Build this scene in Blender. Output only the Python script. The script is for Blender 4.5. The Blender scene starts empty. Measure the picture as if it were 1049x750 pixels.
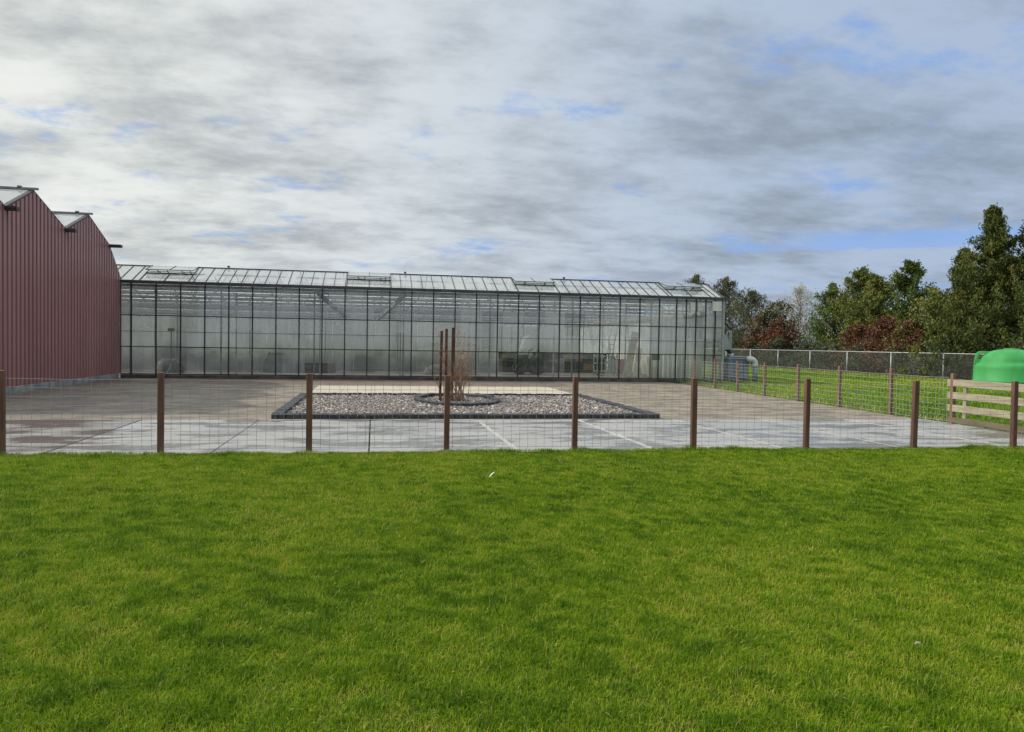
import bpy, math, random
import numpy as np
from mathutils import Vector, Matrix

random.seed(7)
RNG = np.random.default_rng(11)
R = math.radians
sc = bpy.context.scene
COL = sc.collection

# ------------------------------------------------------------------ camera
yaw, roll, pitch = R(10.38), 0.0170, -22.5 / 775.0
fw = Vector((math.sin(yaw) * math.cos(pitch), math.cos(yaw) * math.cos(pitch), math.sin(pitch)))
r0 = fw.cross(Vector((0, 0, 1))).normalized()
u0 = r0.cross(fw)
cr, sr = math.cos(roll), math.sin(roll)
rv, uv = cr * r0 + sr * u0, -sr * r0 + cr * u0
cam = bpy.data.objects.new('camera', bpy.data.cameras.new('camera'))
COL.objects.link(cam)
m = Matrix((rv, uv, -fw)).transposed().to_4x4()
m.translation = Vector((0, 0, 1.6))
cam.matrix_world = m
cam.data.sensor_width = 36.0
cam.data.sensor_fit = 'HORIZONTAL'
cam.data.lens = 775.0 / 1049.0 * 36.0
cam.data.clip_start = 0.05
cam.data.clip_end = 6000
sc.camera = cam

# ------------------------------------------------------------------ sun, sky, exposure
SUN_EL, SUN_AHEAD = R(38), R(16)
to_sun = Vector((-math.cos(SUN_EL) * math.cos(SUN_AHEAD), math.cos(SUN_EL) * math.sin(SUN_AHEAD), math.sin(SUN_EL)))
sun = bpy.data.objects.new('sun', bpy.data.lights.new('sun', 'SUN'))
sun.data.energy = 3.5
sun.data.angle = R(1.5)
sun.data.color = (1.0, 0.93, 0.82)
sun.rotation_euler = to_sun.to_track_quat('Z', 'Y').to_euler()
COL.objects.link(sun)

world = bpy.data.worlds.new('World')
sc.world = world
world.use_nodes = True


class NT:
    """Small helper for writing node trees."""
    def __init__(s, tree):
        s.t = tree
        s.t.nodes.clear()

    def n(s, typ, **kw):
        nd = s.t.nodes.new(typ)
        for k, v in kw.items():
            if k == 'ins':
                for a, b in v.items():
                    if isinstance(b, bpy.types.NodeSocket):
                        s.t.links.new(b, nd.inputs[a])
                    else:
                        nd.inputs[a].default_value = b
            else:
                setattr(nd, k, v)
        return nd

    def m(s, op, a, b=0.0, c=0.0, clamp=False):
        return s.n('ShaderNodeMath', operation=op, use_clamp=clamp, ins={0: a, 1: b, 2: c}).outputs[0]

    def ramp(s, fac, lo, hi, a=0.0, b=1.0, smooth=True):
        return s.n('ShaderNodeMapRange', interpolation_type='SMOOTHSTEP' if smooth else 'LINEAR',
                   ins={0: fac, 1: lo, 2: hi, 3: a, 4: b}).outputs[0]

    def mix(s, fac, a, b, blend='MIX'):
        nd = s.n('ShaderNodeMix', data_type='RGBA', blend_type=blend)
        for i, v in ((0, fac), (6, a), (7, b)):
            if isinstance(v, bpy.types.NodeSocket):
                s.t.links.new(v, nd.inputs[i])
            else:
                nd.inputs[i].default_value = v if i == 0 else (tuple(v) + (1,))[:4]
        return nd.outputs[2]

    def noise(s, vec, scale, detail=4, rough=0.55, dist=0.0):
        return s.n('ShaderNodeTexNoise', ins={'Vector': vec, 'Scale': scale, 'Detail': detail, 'Roughness': rough,
                                              'Distortion': dist}).outputs[0]

    def xyz(s, x, y, z):
        return s.n('ShaderNodeCombineXYZ', ins={0: x, 1: y, 2: z}).outputs[0]


def build_sky():
    t = NT(world.node_tree)
    sky = t.n('ShaderNodeTexSky', sky_type='NISHITA', sun_disc=False, sun_elevation=SUN_EL,
              sun_rotation=math.atan2(to_sun.x, to_sun.y), air_density=1.0, dust_density=0.6, ozone_density=1.6)
    d = t.n('ShaderNodeTexCoord').outputs['Generated']
    sep = t.n('ShaderNodeSeparateXYZ', ins={0: d})
    x, y, z = sep.outputs
    zc = t.m('MAXIMUM', z, 0.0)
    den = t.m('ADD', zc, 0.19)
    px, py = t.m('DIVIDE', x, den), t.m('DIVIDE', y, den)
    # the cloud deck stretches a little along one wind direction
    p1 = t.xyz(t.m('ADD', t.m('MULTIPLY', px, 1.0), 8.9), t.m('ADD', t.m('MULTIPLY', py, 1.3), 6.3), 0.0)
    p2 = t.xyz(t.m('ADD', px, 11.3), t.m('ADD', t.m('MULTIPLY', py, 1.5), 5.2), 2.0)
    cover = t.noise(p1, 1.9, 12, 0.6, 0.0)
    body = t.noise(p2, 1.45, 12, 0.58, 0.0)
    fine = t.noise(p1, 6.0, 10, 0.62, 0.0)
    # left (towards the hidden sun) brighter and warmer, right darker and bluer
    side = t.ramp(t.m('ADD', t.m('MULTIPLY', x, -1.0), t.m('MULTIPLY', y, 0.28)), -0.42, 0.75)
    lum = t.m('ADD', t.m('MULTIPLY', body, 0.70), t.m('MULTIPLY', fine, 0.30))
    lum = t.ramp(lum, 0.33, 0.60)
    dark = t.mix(side, (0.265, 0.325, 0.41), (0.46, 0.49, 0.50))
    lite = t.mix(side, (0.42, 0.52, 0.68), (0.86, 0.88, 0.84))
    cloud = t.mix(lum, dark, lite)
    # brighter cloud added overhead, out of view, to lift the soft light
    high = t.ramp(zc, 0.42, 0.75)
    cloud = t.mix(high, cloud, t.mix(lum, (0.78, 0.83, 0.92), (1.25, 1.27, 1.26)))
    low = t.ramp(zc, 0.02, 0.12, 1.0, 0.0)
    lowcol = t.mix(side, (0.42, 0.51, 0.66), (0.52, 0.58, 0.66))
    cloud = t.mix(t.m('MULTIPLY', low, 0.55), cloud, lowcol)
    holes = t.m('ADD', cover, t.m('MULTIPLY', fine, 0.25))
    mask = t.ramp(holes, 0.40, 0.57)
    # one long clear slot low over the trees
    az = t.m('ARCTAN2', x, y)
    elv = t.m('ARCSINE', z)
    wob = t.m('MULTIPLY', t.m('SUBTRACT', fine, 0.5), 0.035)
    e2 = t.m('ADD', elv, wob)
    slot = t.m('MULTIPLY', t.ramp(e2, 0.117, 0.124), t.ramp(e2, 0.132, 0.148, 1.0, 0.0))
    slot = t.m('MULTIPLY', slot, t.m('MULTIPLY', t.ramp(az, 0.47, 0.60), t.ramp(az, 0.72, 0.92, 1.0, 0.0)))
    mask = t.m('MULTIPLY', mask, t.m('SUBTRACT', 1.0, t.m('MULTIPLY', slot, 0.95)))
    mask = t.ramp(mask, 0.0, 1.0, 0.12, 1.0, False)
    bl = t.mix(1.0, cloud, (10.0, 10.0, 10.0), 'MULTIPLY')     # background strength is 0.1
    clear = t.mix(0.8, sky.outputs[0], (2.6, 4.5, 8.8))
    col = t.mix(mask, clear, bl)
    # a dark earth below the horizon
    col = t.mix(t.ramp(z, -0.02, 0.0), (0.6, 0.7, 0.5), col)
    bg = t.n('ShaderNodeBackground', ins={0: col, 1: 0.1})
    out = t.n('ShaderNodeOutputWorld')
    t.t.links.new(bg.outputs[0], out.inputs[0])


build_sky()
sc.view_settings.view_transform = 'Standard'
sc.view_settings.look = 'None'
sc.view_settings.gamma = 1.0
sc.view_settings.exposure = 0.0
sc.render.engine = 'CYCLES'
cy = sc.cycles
cy.use_denoising = True
try:
    cy.denoiser = 'OPENIMAGEDENOISE'
    cy.denoising_prefilter = 'NONE'
    cy.denoising_input_passes = 'RGB_ALBEDO_NORMAL'
except Exception:
    pass
cy.max_bounces = 8
cy.diffuse_bounces = 3
cy.glossy_bounces = 3
cy.transmission_bounces = 4
cy.transparent_max_bounces = 40
cy.caustics_reflective = False
cy.caustics_refractive = False
cy.sample_clamp_indirect = 4.0


# ------------------------------------------------------------------ materials
def mat(name, col, col2=None, scale=3.0, rough=0.7, metal=0.0, bump=0.0, bscale=None, spec=0.5, detail=6, stretch=(1, 1, 1),
        lo=0.35, hi=0.65):
    mt = bpy.data.materials.new(name)
    mt.use_nodes = True
    t = NT(mt.node_tree)
    co = t.n('ShaderNodeTexCoord').outputs['Object']
    vec = t.n('ShaderNodeMapping', ins={0: co, 3: stretch}).outputs[0]
    nz = t.noise(vec, scale, detail, 0.6)
    c = t.mix(t.ramp(nz, lo, hi), col, col2 if col2 else tuple(v * 0.8 for v in col))
    b = t.n('ShaderNodeBsdfPrincipled', ins={'Base Color': c, 'Roughness': rough, 'Metallic': metal, 'Specular IOR Level': spec})
    if bump:
        nb = t.noise(vec, bscale or scale * 4, 5, 0.6)
        bn = t.n('ShaderNodeBump', ins={'Height': nb, 'Strength': bump, 'Distance': 0.02})
        t.t.links.new(bn.outputs[0], b.inputs['Normal'])
    out = t.n('ShaderNodeOutputMaterial')
    t.t.links.new(b.outputs[0], out.inputs[0])
    return mt


def mat_attr(name, cols, rough=0.7, trans=0.0, spec=0.3):
    """Colour taken per leaf, blade or stone from the attribute 'tint' (0..1) through a list of colours."""
    mt = bpy.data.materials.new(name)
    mt.use_nodes = True
    t = NT(mt.node_tree)
    at = t.n('ShaderNodeAttribute', attribute_name='tint')
    rp = t.n('ShaderNodeValToRGB', ins={0: at.outputs['Fac']})
    el = rp.color_ramp.elements
    while len(el) < len(cols):
        el.new(0.5)
    for i, (p, c) in enumerate(cols):
        el[i].position = p
        el[i].color = c + (1,)
    b = t.n('ShaderNodeBsdfPrincipled', ins={'Base Color': rp.outputs[0], 'Roughness': rough, 'Specular IOR Level': spec})
    sh = b.outputs[0]
    if trans:
        tr = t.n('ShaderNodeBsdfTranslucent', ins={0: rp.outputs[0]})
        sh = t.n('ShaderNodeMixShader', ins={0: trans, 1: sh, 2: tr.outputs[0]}).outputs[0]
    out = t.n('ShaderNodeOutputMaterial')
    t.t.links.new(sh, out.inputs[0])
    return mt


def mat_glass(name, clear=0.85, tint=(0.86, 0.91, 0.89), dust=0.12, dustcol=(0.6, 0.63, 0.6), pane=(0.92, 1.0), streak=True, axis='X'):
    """Old horticultural glass: see-through, a Fresnel reflection, and dust that differs from pane to pane."""
    mt = bpy.data.materials.new(name)
    mt.use_nodes = True
    t = NT(mt.node_tree)
    co = t.n('ShaderNodeTexCoord').outputs['Object']
    sp = t.n('ShaderNodeSeparateXYZ', ins={0: co})
    fx = t.m('FLOOR', t.m('DIVIDE', t.m('ADD', sp.outputs[0], 9.47), pane[0]))
    fz = t.m('FLOOR', t.m('DIVIDE', sp.outputs[2], pane[1]))
    wn = t.n('ShaderNodeTexWhiteNoise', noise_dimensions='3D', ins={0: t.xyz(fx, fz, 1.0)}).outputs[0]
    n1 = t.noise(co, 0.35, 3, 0.5)
    n2 = t.noise(t.n('ShaderNodeMapping', ins={0: co, 3: (9, 9, 0.8)}).outputs[0], 1.0, 6, 0.6)
    dfac = t.m('MULTIPLY', t.ramp(n1, 0.3, 0.7, 0.45, 1.5), dust)
    dfac = t.m('MULTIPLY', dfac, t.ramp(wn, 0, 1, 0.35, 1.75, False))
    if streak:
        dfac = t.m('MULTIPLY', dfac, t.ramp(n2, 0.3, 0.7, 0.88, 1.15))
        # dust thinned on the lowest panes, standing in for their weaker sky reflection
        dfac = t.m('MULTIPLY', dfac, t.ramp(sp.outputs[2], 1.24, 1.26, 0.5, 1.0))
    dfac = t.m('MINIMUM', dfac, 0.9)
    tr = t.n('ShaderNodeBsdfTransparent', ins={0: tint + (1,)})
    df = t.n('ShaderNodeBsdfDiffuse', ins={0: dustcol + (1,)})
    tl = t.n('ShaderNodeBsdfTranslucent', ins={0: dustcol + (1,)})
    dd = t.n('ShaderNodeMixShader', ins={0: 0.5, 1: df.outputs[0], 2: tl.outputs[0]})
    a = t.n('ShaderNodeMixShader', ins={0: dfac, 1: tr.outputs[0], 2: dd.outputs[0]})
    fr = t.n('ShaderNodeFresnel', ins={0: 1.62})
    wob = t.noise(co, 1.3, 2, 0.5)
    bn = t.n('ShaderNodeBump', ins={'Height': wob, 'Strength': 0.15, 'Distance': 0.03})
    gl = t.n('ShaderNodeBsdfGlossy', ins={0: (1, 1, 1, 1), 1: 0.03, 'Normal': bn.outputs[0]})
    f = t.n('ShaderNodeMixShader', ins={0: t.m('MULTIPLY', fr.outputs[0], clear), 1: a.outputs[0], 2: gl.outputs[0]})
    out = t.n('ShaderNodeOutputMaterial')
    t.t.links.new(f.outputs[0], out.inputs[0])
    return mt


def mat_bricks():
    mt = bpy.data.materials.new('brick_paving')
    mt.use_nodes = True
    t = NT(mt.node_tree)
    co = t.n('ShaderNodeTexCoord').outputs['Object']
    br = t.n('ShaderNodeTexBrick', offset=0.5, ins={'Vector': co, 'Color1': (0.30, 0.25, 0.18, 1), 'Color2': (0.20, 0.175, 0.14, 1),
             'Mortar': (0.13, 0.12, 0.10, 1), 'Scale': 1.0, 'Mortar Size': 0.007, 'Mortar Smooth': 0.3, 'Bias': -0.1,
             'Brick Width': 0.21, 'Row Height': 0.105})
    big = t.noise(co, 0.16, 5, 0.6)
    mid = t.noise(t.n('ShaderNodeMapping', ins={0: co, 3: (0.5, 1.6, 1)}).outputs[0], 1.1, 7, 0.65)
    c = t.mix(t.ramp(mid, 0.30, 0.70, 0.0, 0.5), br.outputs[0], (0.35, 0.31, 0.245))
    lay = t.noise(t.n('ShaderNodeMapping', ins={0: co, 3: (1.1, 2.0, 1)}).outputs[0], 1.0, 9, 0.72, 0.3)
    c = t.mix(t.ramp(lay, 0.44, 0.58, 0.0, 0.75), c, (0.105, 0.09, 0.072))
    # dirt, wetness and the red building's shadow put into the colour on its side
    sp = t.n('ShaderNodeSeparateXYZ', ins={0: co})
    damp_shade = t.ramp(t.m('ADD', sp.outputs[0], t.m('MULTIPLY', t.m('SUBTRACT', big, 0.5), 9.0)), -7.0, 1.0, 1.0, 0.0)
    c = t.mix(t.m('MULTIPLY', damp_shade, 0.38), c, (0.10, 0.098, 0.092))
    strip = t.m('MULTIPLY', t.ramp(sp.outputs[1], 28.25, 28.3), t.ramp(sp.outputs[0], 7.6, 7.7, 1.0, 0.0))
    c = t.mix(t.m('MULTIPLY', strip, 0.6), c, (0.13, 0.085, 0.068))
    wet = t.m('MULTIPLY', t.ramp(mid, 0.40, 0.55), damp_shade)
    rough = t.m('SUBTRACT', 0.85, t.m('MULTIPLY', wet, 0.38))
    hb = t.m('ADD', t.m('MULTIPLY', br.outputs[1], -0.7), t.m('MULTIPLY', mid, 0.5))
    bn = t.n('ShaderNodeBump', ins={'Height': hb, 'Strength': 0.6, 'Distance': 0.012})
    b = t.n('ShaderNodeBsdfPrincipled', ins={'Base Color': c, 'Roughness': rough, 'Normal': bn.outputs[0], 'Specular IOR Level': 0.35})
    t.t.links.new(b.outputs[0], t.n('ShaderNodeOutputMaterial').inputs[0])
    return mt


def mat_slabs():
    mt = bpy.data.materials.new('concrete_slabs')
    mt.use_nodes = True
    t = NT(mt.node_tree)
    co = t.n('ShaderNodeTexCoord').outputs['Object']
    sp = t.n('ShaderNodeSeparateXYZ', ins={0: co})
    ix = t.m('FLOOR', t.m('DIVIDE', t.m('ADD', sp.outputs[0], 4.41), 2.16))
    iy = t.m('FLOOR', t.m('DIVIDE', t.m('SUBTRACT', sp.outputs[1], 11.2), 2.25))
    wn = t.n('ShaderNodeTexWhiteNoise', noise_dimensions='3D', ins={0: t.xyz(ix, iy, 0.0)}).outputs[0]
    a = t.noise(t.n('ShaderNodeMapping', ins={0: co, 3: (0.6, 1.3, 1)}).outputs[0], 1.0, 9, 0.66, 0.5)
    g = t.noise(co, 9.0, 6, 0.6)
    sp2 = t.noise(co, 40.0, 3, 0.5)
    c = t.mix(t.ramp(g, 0.3, 0.7), (0.29, 0.29, 0.275), (0.37, 0.368, 0.35))
    c = t.mix(t.ramp(wn, 0, 1, 0.0, 0.40, False), c, (0.19, 0.194, 0.192))
    wet = t.ramp(a, 0.46, 0.56)
    c = t.mix(t.m('MULTIPLY', wet, 0.62), c, (0.145, 0.147, 0.142))
    # the left-hand slabs are dirty
    dl = t.ramp(sp.outputs[0], -4.42, -4.40, 1.0, 0.0)
    c = t.mix(t.m('MULTIPLY', dl, t.ramp(a, 0.34, 0.56, 0.2, 0.85)), c, (0.115, 0.104, 0.092))
    c = t.mix(t.ramp(sp2, 0.62, 0.72, 0.0, 0.3), c, (0.2, 0.2, 0.19))
    rough = t.m('SUBTRACT', 0.60, t.m('MULTIPLY', wet, 0.42))
    bn = t.n('ShaderNodeBump', ins={'Height': t.m('ADD', g, t.m('MULTIPLY', sp2, 0.4)), 'Strength': 0.18, 'Distance': 0.01})
    b = t.n('ShaderNodeBsdfPrincipled', ins={'Base Color': c, 'Roughness': rough, 'Normal': bn.outputs[0], 'Specular IOR Level': 0.55})
    t.t.links.new(b.outputs[0], t.n('ShaderNodeOutputMaterial').inputs[0])
    return mt


def mat_screen(name, col, dirt, h):
    """Whitewashed panels with grimy streaks and a dirty foot (splash marks of its own shape)."""
    mt = bpy.data.materials.new(name)
    mt.use_nodes = True
    t = NT(mt.node_tree)
    co = t.n('ShaderNodeTexCoord').outputs['Object']
    sp = t.n('ShaderNodeSeparateXYZ', ins={0: co})
    pn = t.n('ShaderNodeTexWhiteNoise', noise_dimensions='1D', ins={1: t.m('FLOOR', t.m('DIVIDE', t.m('ADD', sp.outputs[0], 17.36), 1.09))}).outputs[0]
    col = t.mix(pn, tuple(v * 0.84 for v in col), col)
    st = t.noise(t.n('ShaderNodeMapping', ins={0: co, 3: (3.0, 3.0, 0.35)}).outputs[0], 1.0, 7, 0.65)
    bl = t.noise(co, 0.55, 6, 0.6)
    c = t.mix(t.ramp(st, 0.46, 0.78, 0.0, 0.4), col, (0.48, 0.50, 0.48))
    foot = t.ramp(t.m('ADD', sp.outputs[2], t.m('MULTIPLY', t.m('SUBTRACT', bl, 0.5), 2.8)), 0.15, h, 1.0, 0.0)
    c = t.mix(t.m('MULTIPLY', foot, 0.72), c, dirt)
    b = t.n('ShaderNodeBsdfDiffuse', ins={0: c})
    tl = t.n('ShaderNodeBsdfTranslucent', ins={0: c})
    mx = t.n('ShaderNodeMixShader', ins={0: 0.5, 1: b.outputs[0], 2: tl.outputs[0]})
    t.t.links.new(mx.outputs[0], t.n('ShaderNodeOutputMaterial').inputs[0])
    return mt


M = dict(
    cladding=mat('red_cladding', (0.36, 0.175, 0.165), (0.30, 0.142, 0.135), 0.6, 0.42, 0.0, stretch=(1, 1, 0.15)),
    dark_trim=mat('dark_trim', (0.05, 0.045, 0.05), (0.035, 0.03, 0.035), 2, 0.5),
    ridge_metal=mat('ridge_metal', (0.22, 0.22, 0.23), (0.15, 0.15, 0.16), 3, 0.45, 0.4),
    plinth=mat('plinth_concrete', (0.33, 0.34, 0.33), (0.17, 0.18, 0.17), 2.2, 0.85, bump=0.3),
    gh_plinth=mat('greenhouse_plinth', (0.11, 0.09, 0.075), (0.05, 0.045, 0.04), 2.5, 0.9, bump=0.3),
    black_bar=mat('black_bar', (0.012, 0.013, 0.014), (0.022, 0.022, 0.022), 3, 0.5),
    gutter=mat('gutter_metal', (0.10, 0.105, 0.105), (0.06, 0.065, 0.065), 2, 0.5, 0.3),
    galv=mat('galvanised', (0.40, 0.42, 0.42), (0.28, 0.30, 0.30), 4, 0.5, 0.35),
    galv_dark=mat('galvanised_inside', (0.34, 0.36, 0.35), (0.24, 0.255, 0.25), 3, 0.6, 0.1),
    white_box=mat('white_plastic', (0.70, 0.72, 0.68), (0.55, 0.57, 0.53), 4, 0.5),
    glass=mat_glass('wall_glass', 0.9, (0.95, 0.965, 0.955), 0.31, (0.82, 0.85, 0.83)),
    roof_glass=mat_glass('roof_glass', 1.0, (0.84, 0.89, 0.87), 0.22, (0.66, 0.70, 0.68), (0.46, 3.0)),
    inner_glass=mat_glass('clear_roof_glass', 0.14, (0.985, 0.99, 0.988), 0.36, (0.86, 0.88, 0.87), (0.92, 3.0)),
    front_roof_glass=mat_glass('whitened_roof_glass', 1.0, (0.86, 0.90, 0.88), 0.5, (0.70, 0.74, 0.73), (0.46, 3.0)),
    old_glass=mat_glass('old_roof_glass', 1.0, (0.80, 0.85, 0.84), 0.75, (0.70, 0.74, 0.74), (0.9, 3.0)),
    wood_post=mat('brown_post', (0.155, 0.073, 0.042), (0.092, 0.043, 0.026), 5, 0.7, bump=0.35, stretch=(3, 3, 0.4)),
    wood_post_lit=mat('sunlit_brown_post', (0.22, 0.128, 0.083), (0.14, 0.08, 0.05), 5, 0.75, bump=0.35, stretch=(3, 3, 0.4)),  # side fence posts: sun on their left face put into a paler brown
    plank=mat('weathered_plank', (0.36, 0.325, 0.23), (0.25, 0.225, 0.155), 3, 0.75, bump=0.35, stretch=(4, 0.5, 4)),
    plank_brown=mat('brown_plank', (0.17, 0.13, 0.085), (0.11, 0.095, 0.055), 3, 0.85, bump=0.35, stretch=(4, 0.5, 4)),  # darker and browner than the planks above it
    wire=mat('shaded_fence_wire', (0.28, 0.285, 0.28), (0.19, 0.195, 0.19), 4, 0.55, 0.1),  # front fence wire, its shade put into a darker colour
    wire_lit=mat('sunlit_fence_wire', (0.50, 0.51, 0.49), (0.38, 0.39, 0.37), 4, 0.6, 0.0),  # same wire for the side fence, sunlight put into a paler colour
    chain=mat('chain_link_wire', (0.20, 0.21, 0.20), (0.14, 0.15, 0.14), 4, 0.55, 0.3),
    rust=mat('rusty_steel', (0.13, 0.05, 0.028), (0.06, 0.028, 0.019), 6, 0.85, bump=0.4),
    basalt=mat('black_block', (0.022, 0.024, 0.030), (0.05, 0.053, 0.062), 7, 0.55, bump=0.5),
    cream=mat('cream_paving', (0.50, 0.452, 0.36), (0.41, 0.37, 0.29), 1.5, 0.85, bump=0.15),
    tank_green=mat('green_plastic', (0.05, 0.33, 0.09), (0.04, 0.26, 0.068), 2.2, 0.6, spec=0.3, stretch=(1, 1, 0.3)),
    tank_dark=mat('dark_plastic', (0.02, 0.03, 0.02), (0.03, 0.03, 0.03), 4, 0.6),
    ibc_blue=mat('blue_grey_plastic', (0.15, 0.195, 0.25), (0.25, 0.29, 0.33), 1.3, 0.5),
    pipe_blue=mat('blue_pipe', (0.15, 0.20, 0.26), (0.11, 0.15, 0.2), 2, 0.5),
    pipe_white=mat('white_pipe', (0.66, 0.68, 0.68), (0.52, 0.54, 0.54), 3, 0.45),
    hood=mat('grey_hood', (0.34, 0.36, 0.37), (0.25, 0.27, 0.28), 2, 0.5, 0.2),
    bark=mat('bark', (0.10, 0.075, 0.052), (0.06, 0.046, 0.034), 4, 0.9, bump=0.6, stretch=(3, 3, 0.5)),
    bark_pale=mat('pale_bark', (0.26, 0.25, 0.22), (0.17, 0.165, 0.145), 5, 0.9),
    stem=mat('dry_stem', (0.38, 0.25, 0.145), (0.21, 0.13, 0.078), 9, 0.8),
    soil=mat('ground_soil', (0.050, 0.085, 0.008), (0.048, 0.065, 0.012), 0.9, 0.95, bump=0.4, bscale=14, spec=0.05),
    meadow=mat('meadow', (0.10, 0.17, 0.02), (0.13, 0.16, 0.035), 0.5, 0.95, bump=0.6, bscale=9, spec=0.05),
    inside_floor=mat('inside_floor', (0.17, 0.155, 0.135), (0.09, 0.085, 0.075), 1.2, 0.9),
    screen=mat_screen('white_partition', (0.88, 0.90, 0.87), (0.22, 0.23, 0.22), 1.5),
    film=mat_screen('white_film', (0.90, 0.92, 0.89), (0.42, 0.43, 0.33), 0.9),
    roller=mat('cream_roller', (0.52, 0.47, 0.37), (0.40, 0.36, 0.28), 2, 0.7),
    dark_stuff=mat('dark_machine', (0.03, 0.032, 0.033), (0.055, 0.055, 0.055), 4, 0.6),
    tarp=mat('dark_tarp', (0.06, 0.065, 0.068), (0.10, 0.105, 0.105), 2.5, 0.7),
    cardboard=mat('cardboard', (0.27, 0.185, 0.105), (0.2, 0.135, 0.075), 3, 0.85),
    red_box=mat('red_plastic', (0.30, 0.035, 0.03), (0.22, 0.03, 0.027), 2, 0.5),
    board=mat('pale_board', (0.52, 0.48, 0.38), (0.38, 0.34, 0.26), 2, 0.8),
    dark_wood=mat('dark_wood', (0.085, 0.07, 0.055), (0.05, 0.043, 0.036), 3, 0.8),
    lamp_grey=mat('grey_paint', (0.2, 0.2, 0.19), (0.14, 0.14, 0.135), 3, 0.5),
    leaf_dry=mat('dry_leaf', (0.30, 0.25, 0.19), (0.22, 0.17, 0.12), 30, 0.8),
    bricks=mat_bricks(),
    slabs=mat_slabs(),
    joint_pale=mat('pale_joint', (0.46, 0.46, 0.44), (0.33, 0.33, 0.315), 3, 0.8),
    joint_dark=mat('dark_joint', (0.10, 0.10, 0.095), (0.07, 0.07, 0.065), 5, 0.9),
)


# ------------------------------------------------------------------ mesh helpers
class MB:
    def __init__(s):
        s.v, s.f = [], []

    def add(s, vs, fs):
        o = len(s.v)
        s.v += [tuple(v) for v in vs]
        s.f += [tuple(i + o for i in f) for f in fs]
        return s

    def box(s, x0, x1, y0, y1, z0, z1):
        return s.add([(x0, y0, z0), (x1, y0, z0), (x1, y1, z0), (x0, y1, z0), (x0, y0, z1), (x1, y0, z1), (x1, y1, z1), (x0, y1, z1)],
                     [(0, 3, 2, 1), (4, 5, 6, 7), (0, 1, 5, 4), (1, 2, 6, 5), (2, 3, 7, 6), (3, 0, 4, 7)])

    def bar(s, p, q, w, h=None, up=(0, 0, 1)):
        """Rectangular bar from p to q; w sideways, h along 'up'."""
        h = w if h is None else h
        p, q = Vector(p), Vector(q)
        d = (q - p).normalized()
        up = Vector(up)
        if abs(d.dot(up)) > 0.98:
            up = Vector((0, 1, 0))
        a = d.cross(up).normalized()
        b = a.cross(d).normalized()
        vs = []
        for c in (p, q):
            for sx, sy in ((-1, -1), (1, -1), (1, 1), (-1, 1)):
                vs.append(c + a * sx * w / 2 + b * sy * h / 2)
        return s.add(vs, [(3, 2, 1, 0), (4, 5, 6, 7), (0, 1, 5, 4), (1, 2, 6, 5), (2, 3, 7, 6), (3, 0, 4, 7)])

    def tube(s, pts, rad, n=8, caps=True):
        pts = [Vector(p) for p in pts]
        if not isinstance(rad, (list, tuple)):
            rad = [rad] * len(pts)
        vs, fs = [], []
        ref = None
        for i, p in enumerate(pts):
            d = (pts[min(i + 1, len(pts) - 1)] - pts[max(i - 1, 0)])
            d = d.normalized() if d.length > 1e-9 else Vector((0, 0, 1))
            if ref is None:
                ref = Vector((1, 0, 0)) if abs(d.x) < 0.9 else Vector((0, 1, 0))
            a = (ref - d * ref.dot(d)).normalized()
            ref = a
            b = d.cross(a)
            for k in range(n):
                t = 2 * math.pi * k / n
                vs.append(p + (a * math.cos(t) + b * math.sin(t)) * rad[i])
        for i in range(len(pts) - 1):
            for k in range(n):
                k2 = (k + 1) % n
                fs.append((i * n + k, i * n + k2, (i + 1) * n + k2, (i + 1) * n + k))
        if caps:
            fs.append(tuple(range(n))[::-1])
            fs.append(tuple((len(pts) - 1) * n + k for k in range(n)))
        return s.add(vs, fs)

    def lathe(s, prof, c, n=48):
        vs, fs = [], []
        for (r, z) in prof:
            for k in range(n):
                t = 2 * math.pi * k / n
                vs.append((c[0] + r * math.cos(t), c[1] + r * math.sin(t), c[2] + z))
        for i in range(len(prof) - 1):
            for k in range(n):
                k2 = (k + 1) % n
                fs.append((i * n + k, i * n + k2, (i + 1) * n + k2, (i + 1) * n + k))
        fs.append(tuple((len(prof) - 1) * n + k for k in range(n)))
        fs.append(tuple(range(n))[::-1])
        return s.add(vs, fs)

    def quad(s, a, b, c, d):
        return s.add([a, b, c, d], [(0, 1, 2, 3)])

    def build(s, name, m, parent=None, smooth=False, bevel=0.0, loc=None):
        me = bpy.data.meshes.new(name)
        off = Vector(loc) if loc is not None else (parent_loc(parent) if parent else Vector((0, 0, 0)))
        me.from_pydata([tuple(Vector(v) - off) for v in s.v], [], s.f)
        me.update()
        return link(name, me, m, parent, smooth, bevel, off)


def parent_loc(p):
    l = Vector((0, 0, 0))
    while p is not None:
        l = l + p.location
        p = p.parent
    return l


def link(name, me, m, parent=None, smooth=False, bevel=0.0, off=None):
    if m is not None:
        me.materials.append(m)
    if smooth:
        me.polygons.foreach_set('use_smooth', [True] * len(me.polygons))
    o = bpy.data.objects.new(name, me)
    COL.objects.link(o)
    if parent is not None:
        o.parent = parent
    elif off is not None:
        o.location = off
    if bevel:
        md = o.modifiers.new('bevel', 'BEVEL')
        md.width = bevel
        md.segments = 2
        md.limit_method = 'ANGLE'
    return o


def tag(o, label=None, cat=None, group=None, kind=None):
    for k, v in (('label', label), ('category', cat), ('group', group), ('kind', kind)):
        if v:
            o[k] = v
    return o


def thing(name, loc, label, cat, group=None):
    o = bpy.data.objects.new(name, None)
    o.empty_display_size = 0.2
    o.location = loc
    COL.objects.link(o)
    return tag(o, label, cat, group)


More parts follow.
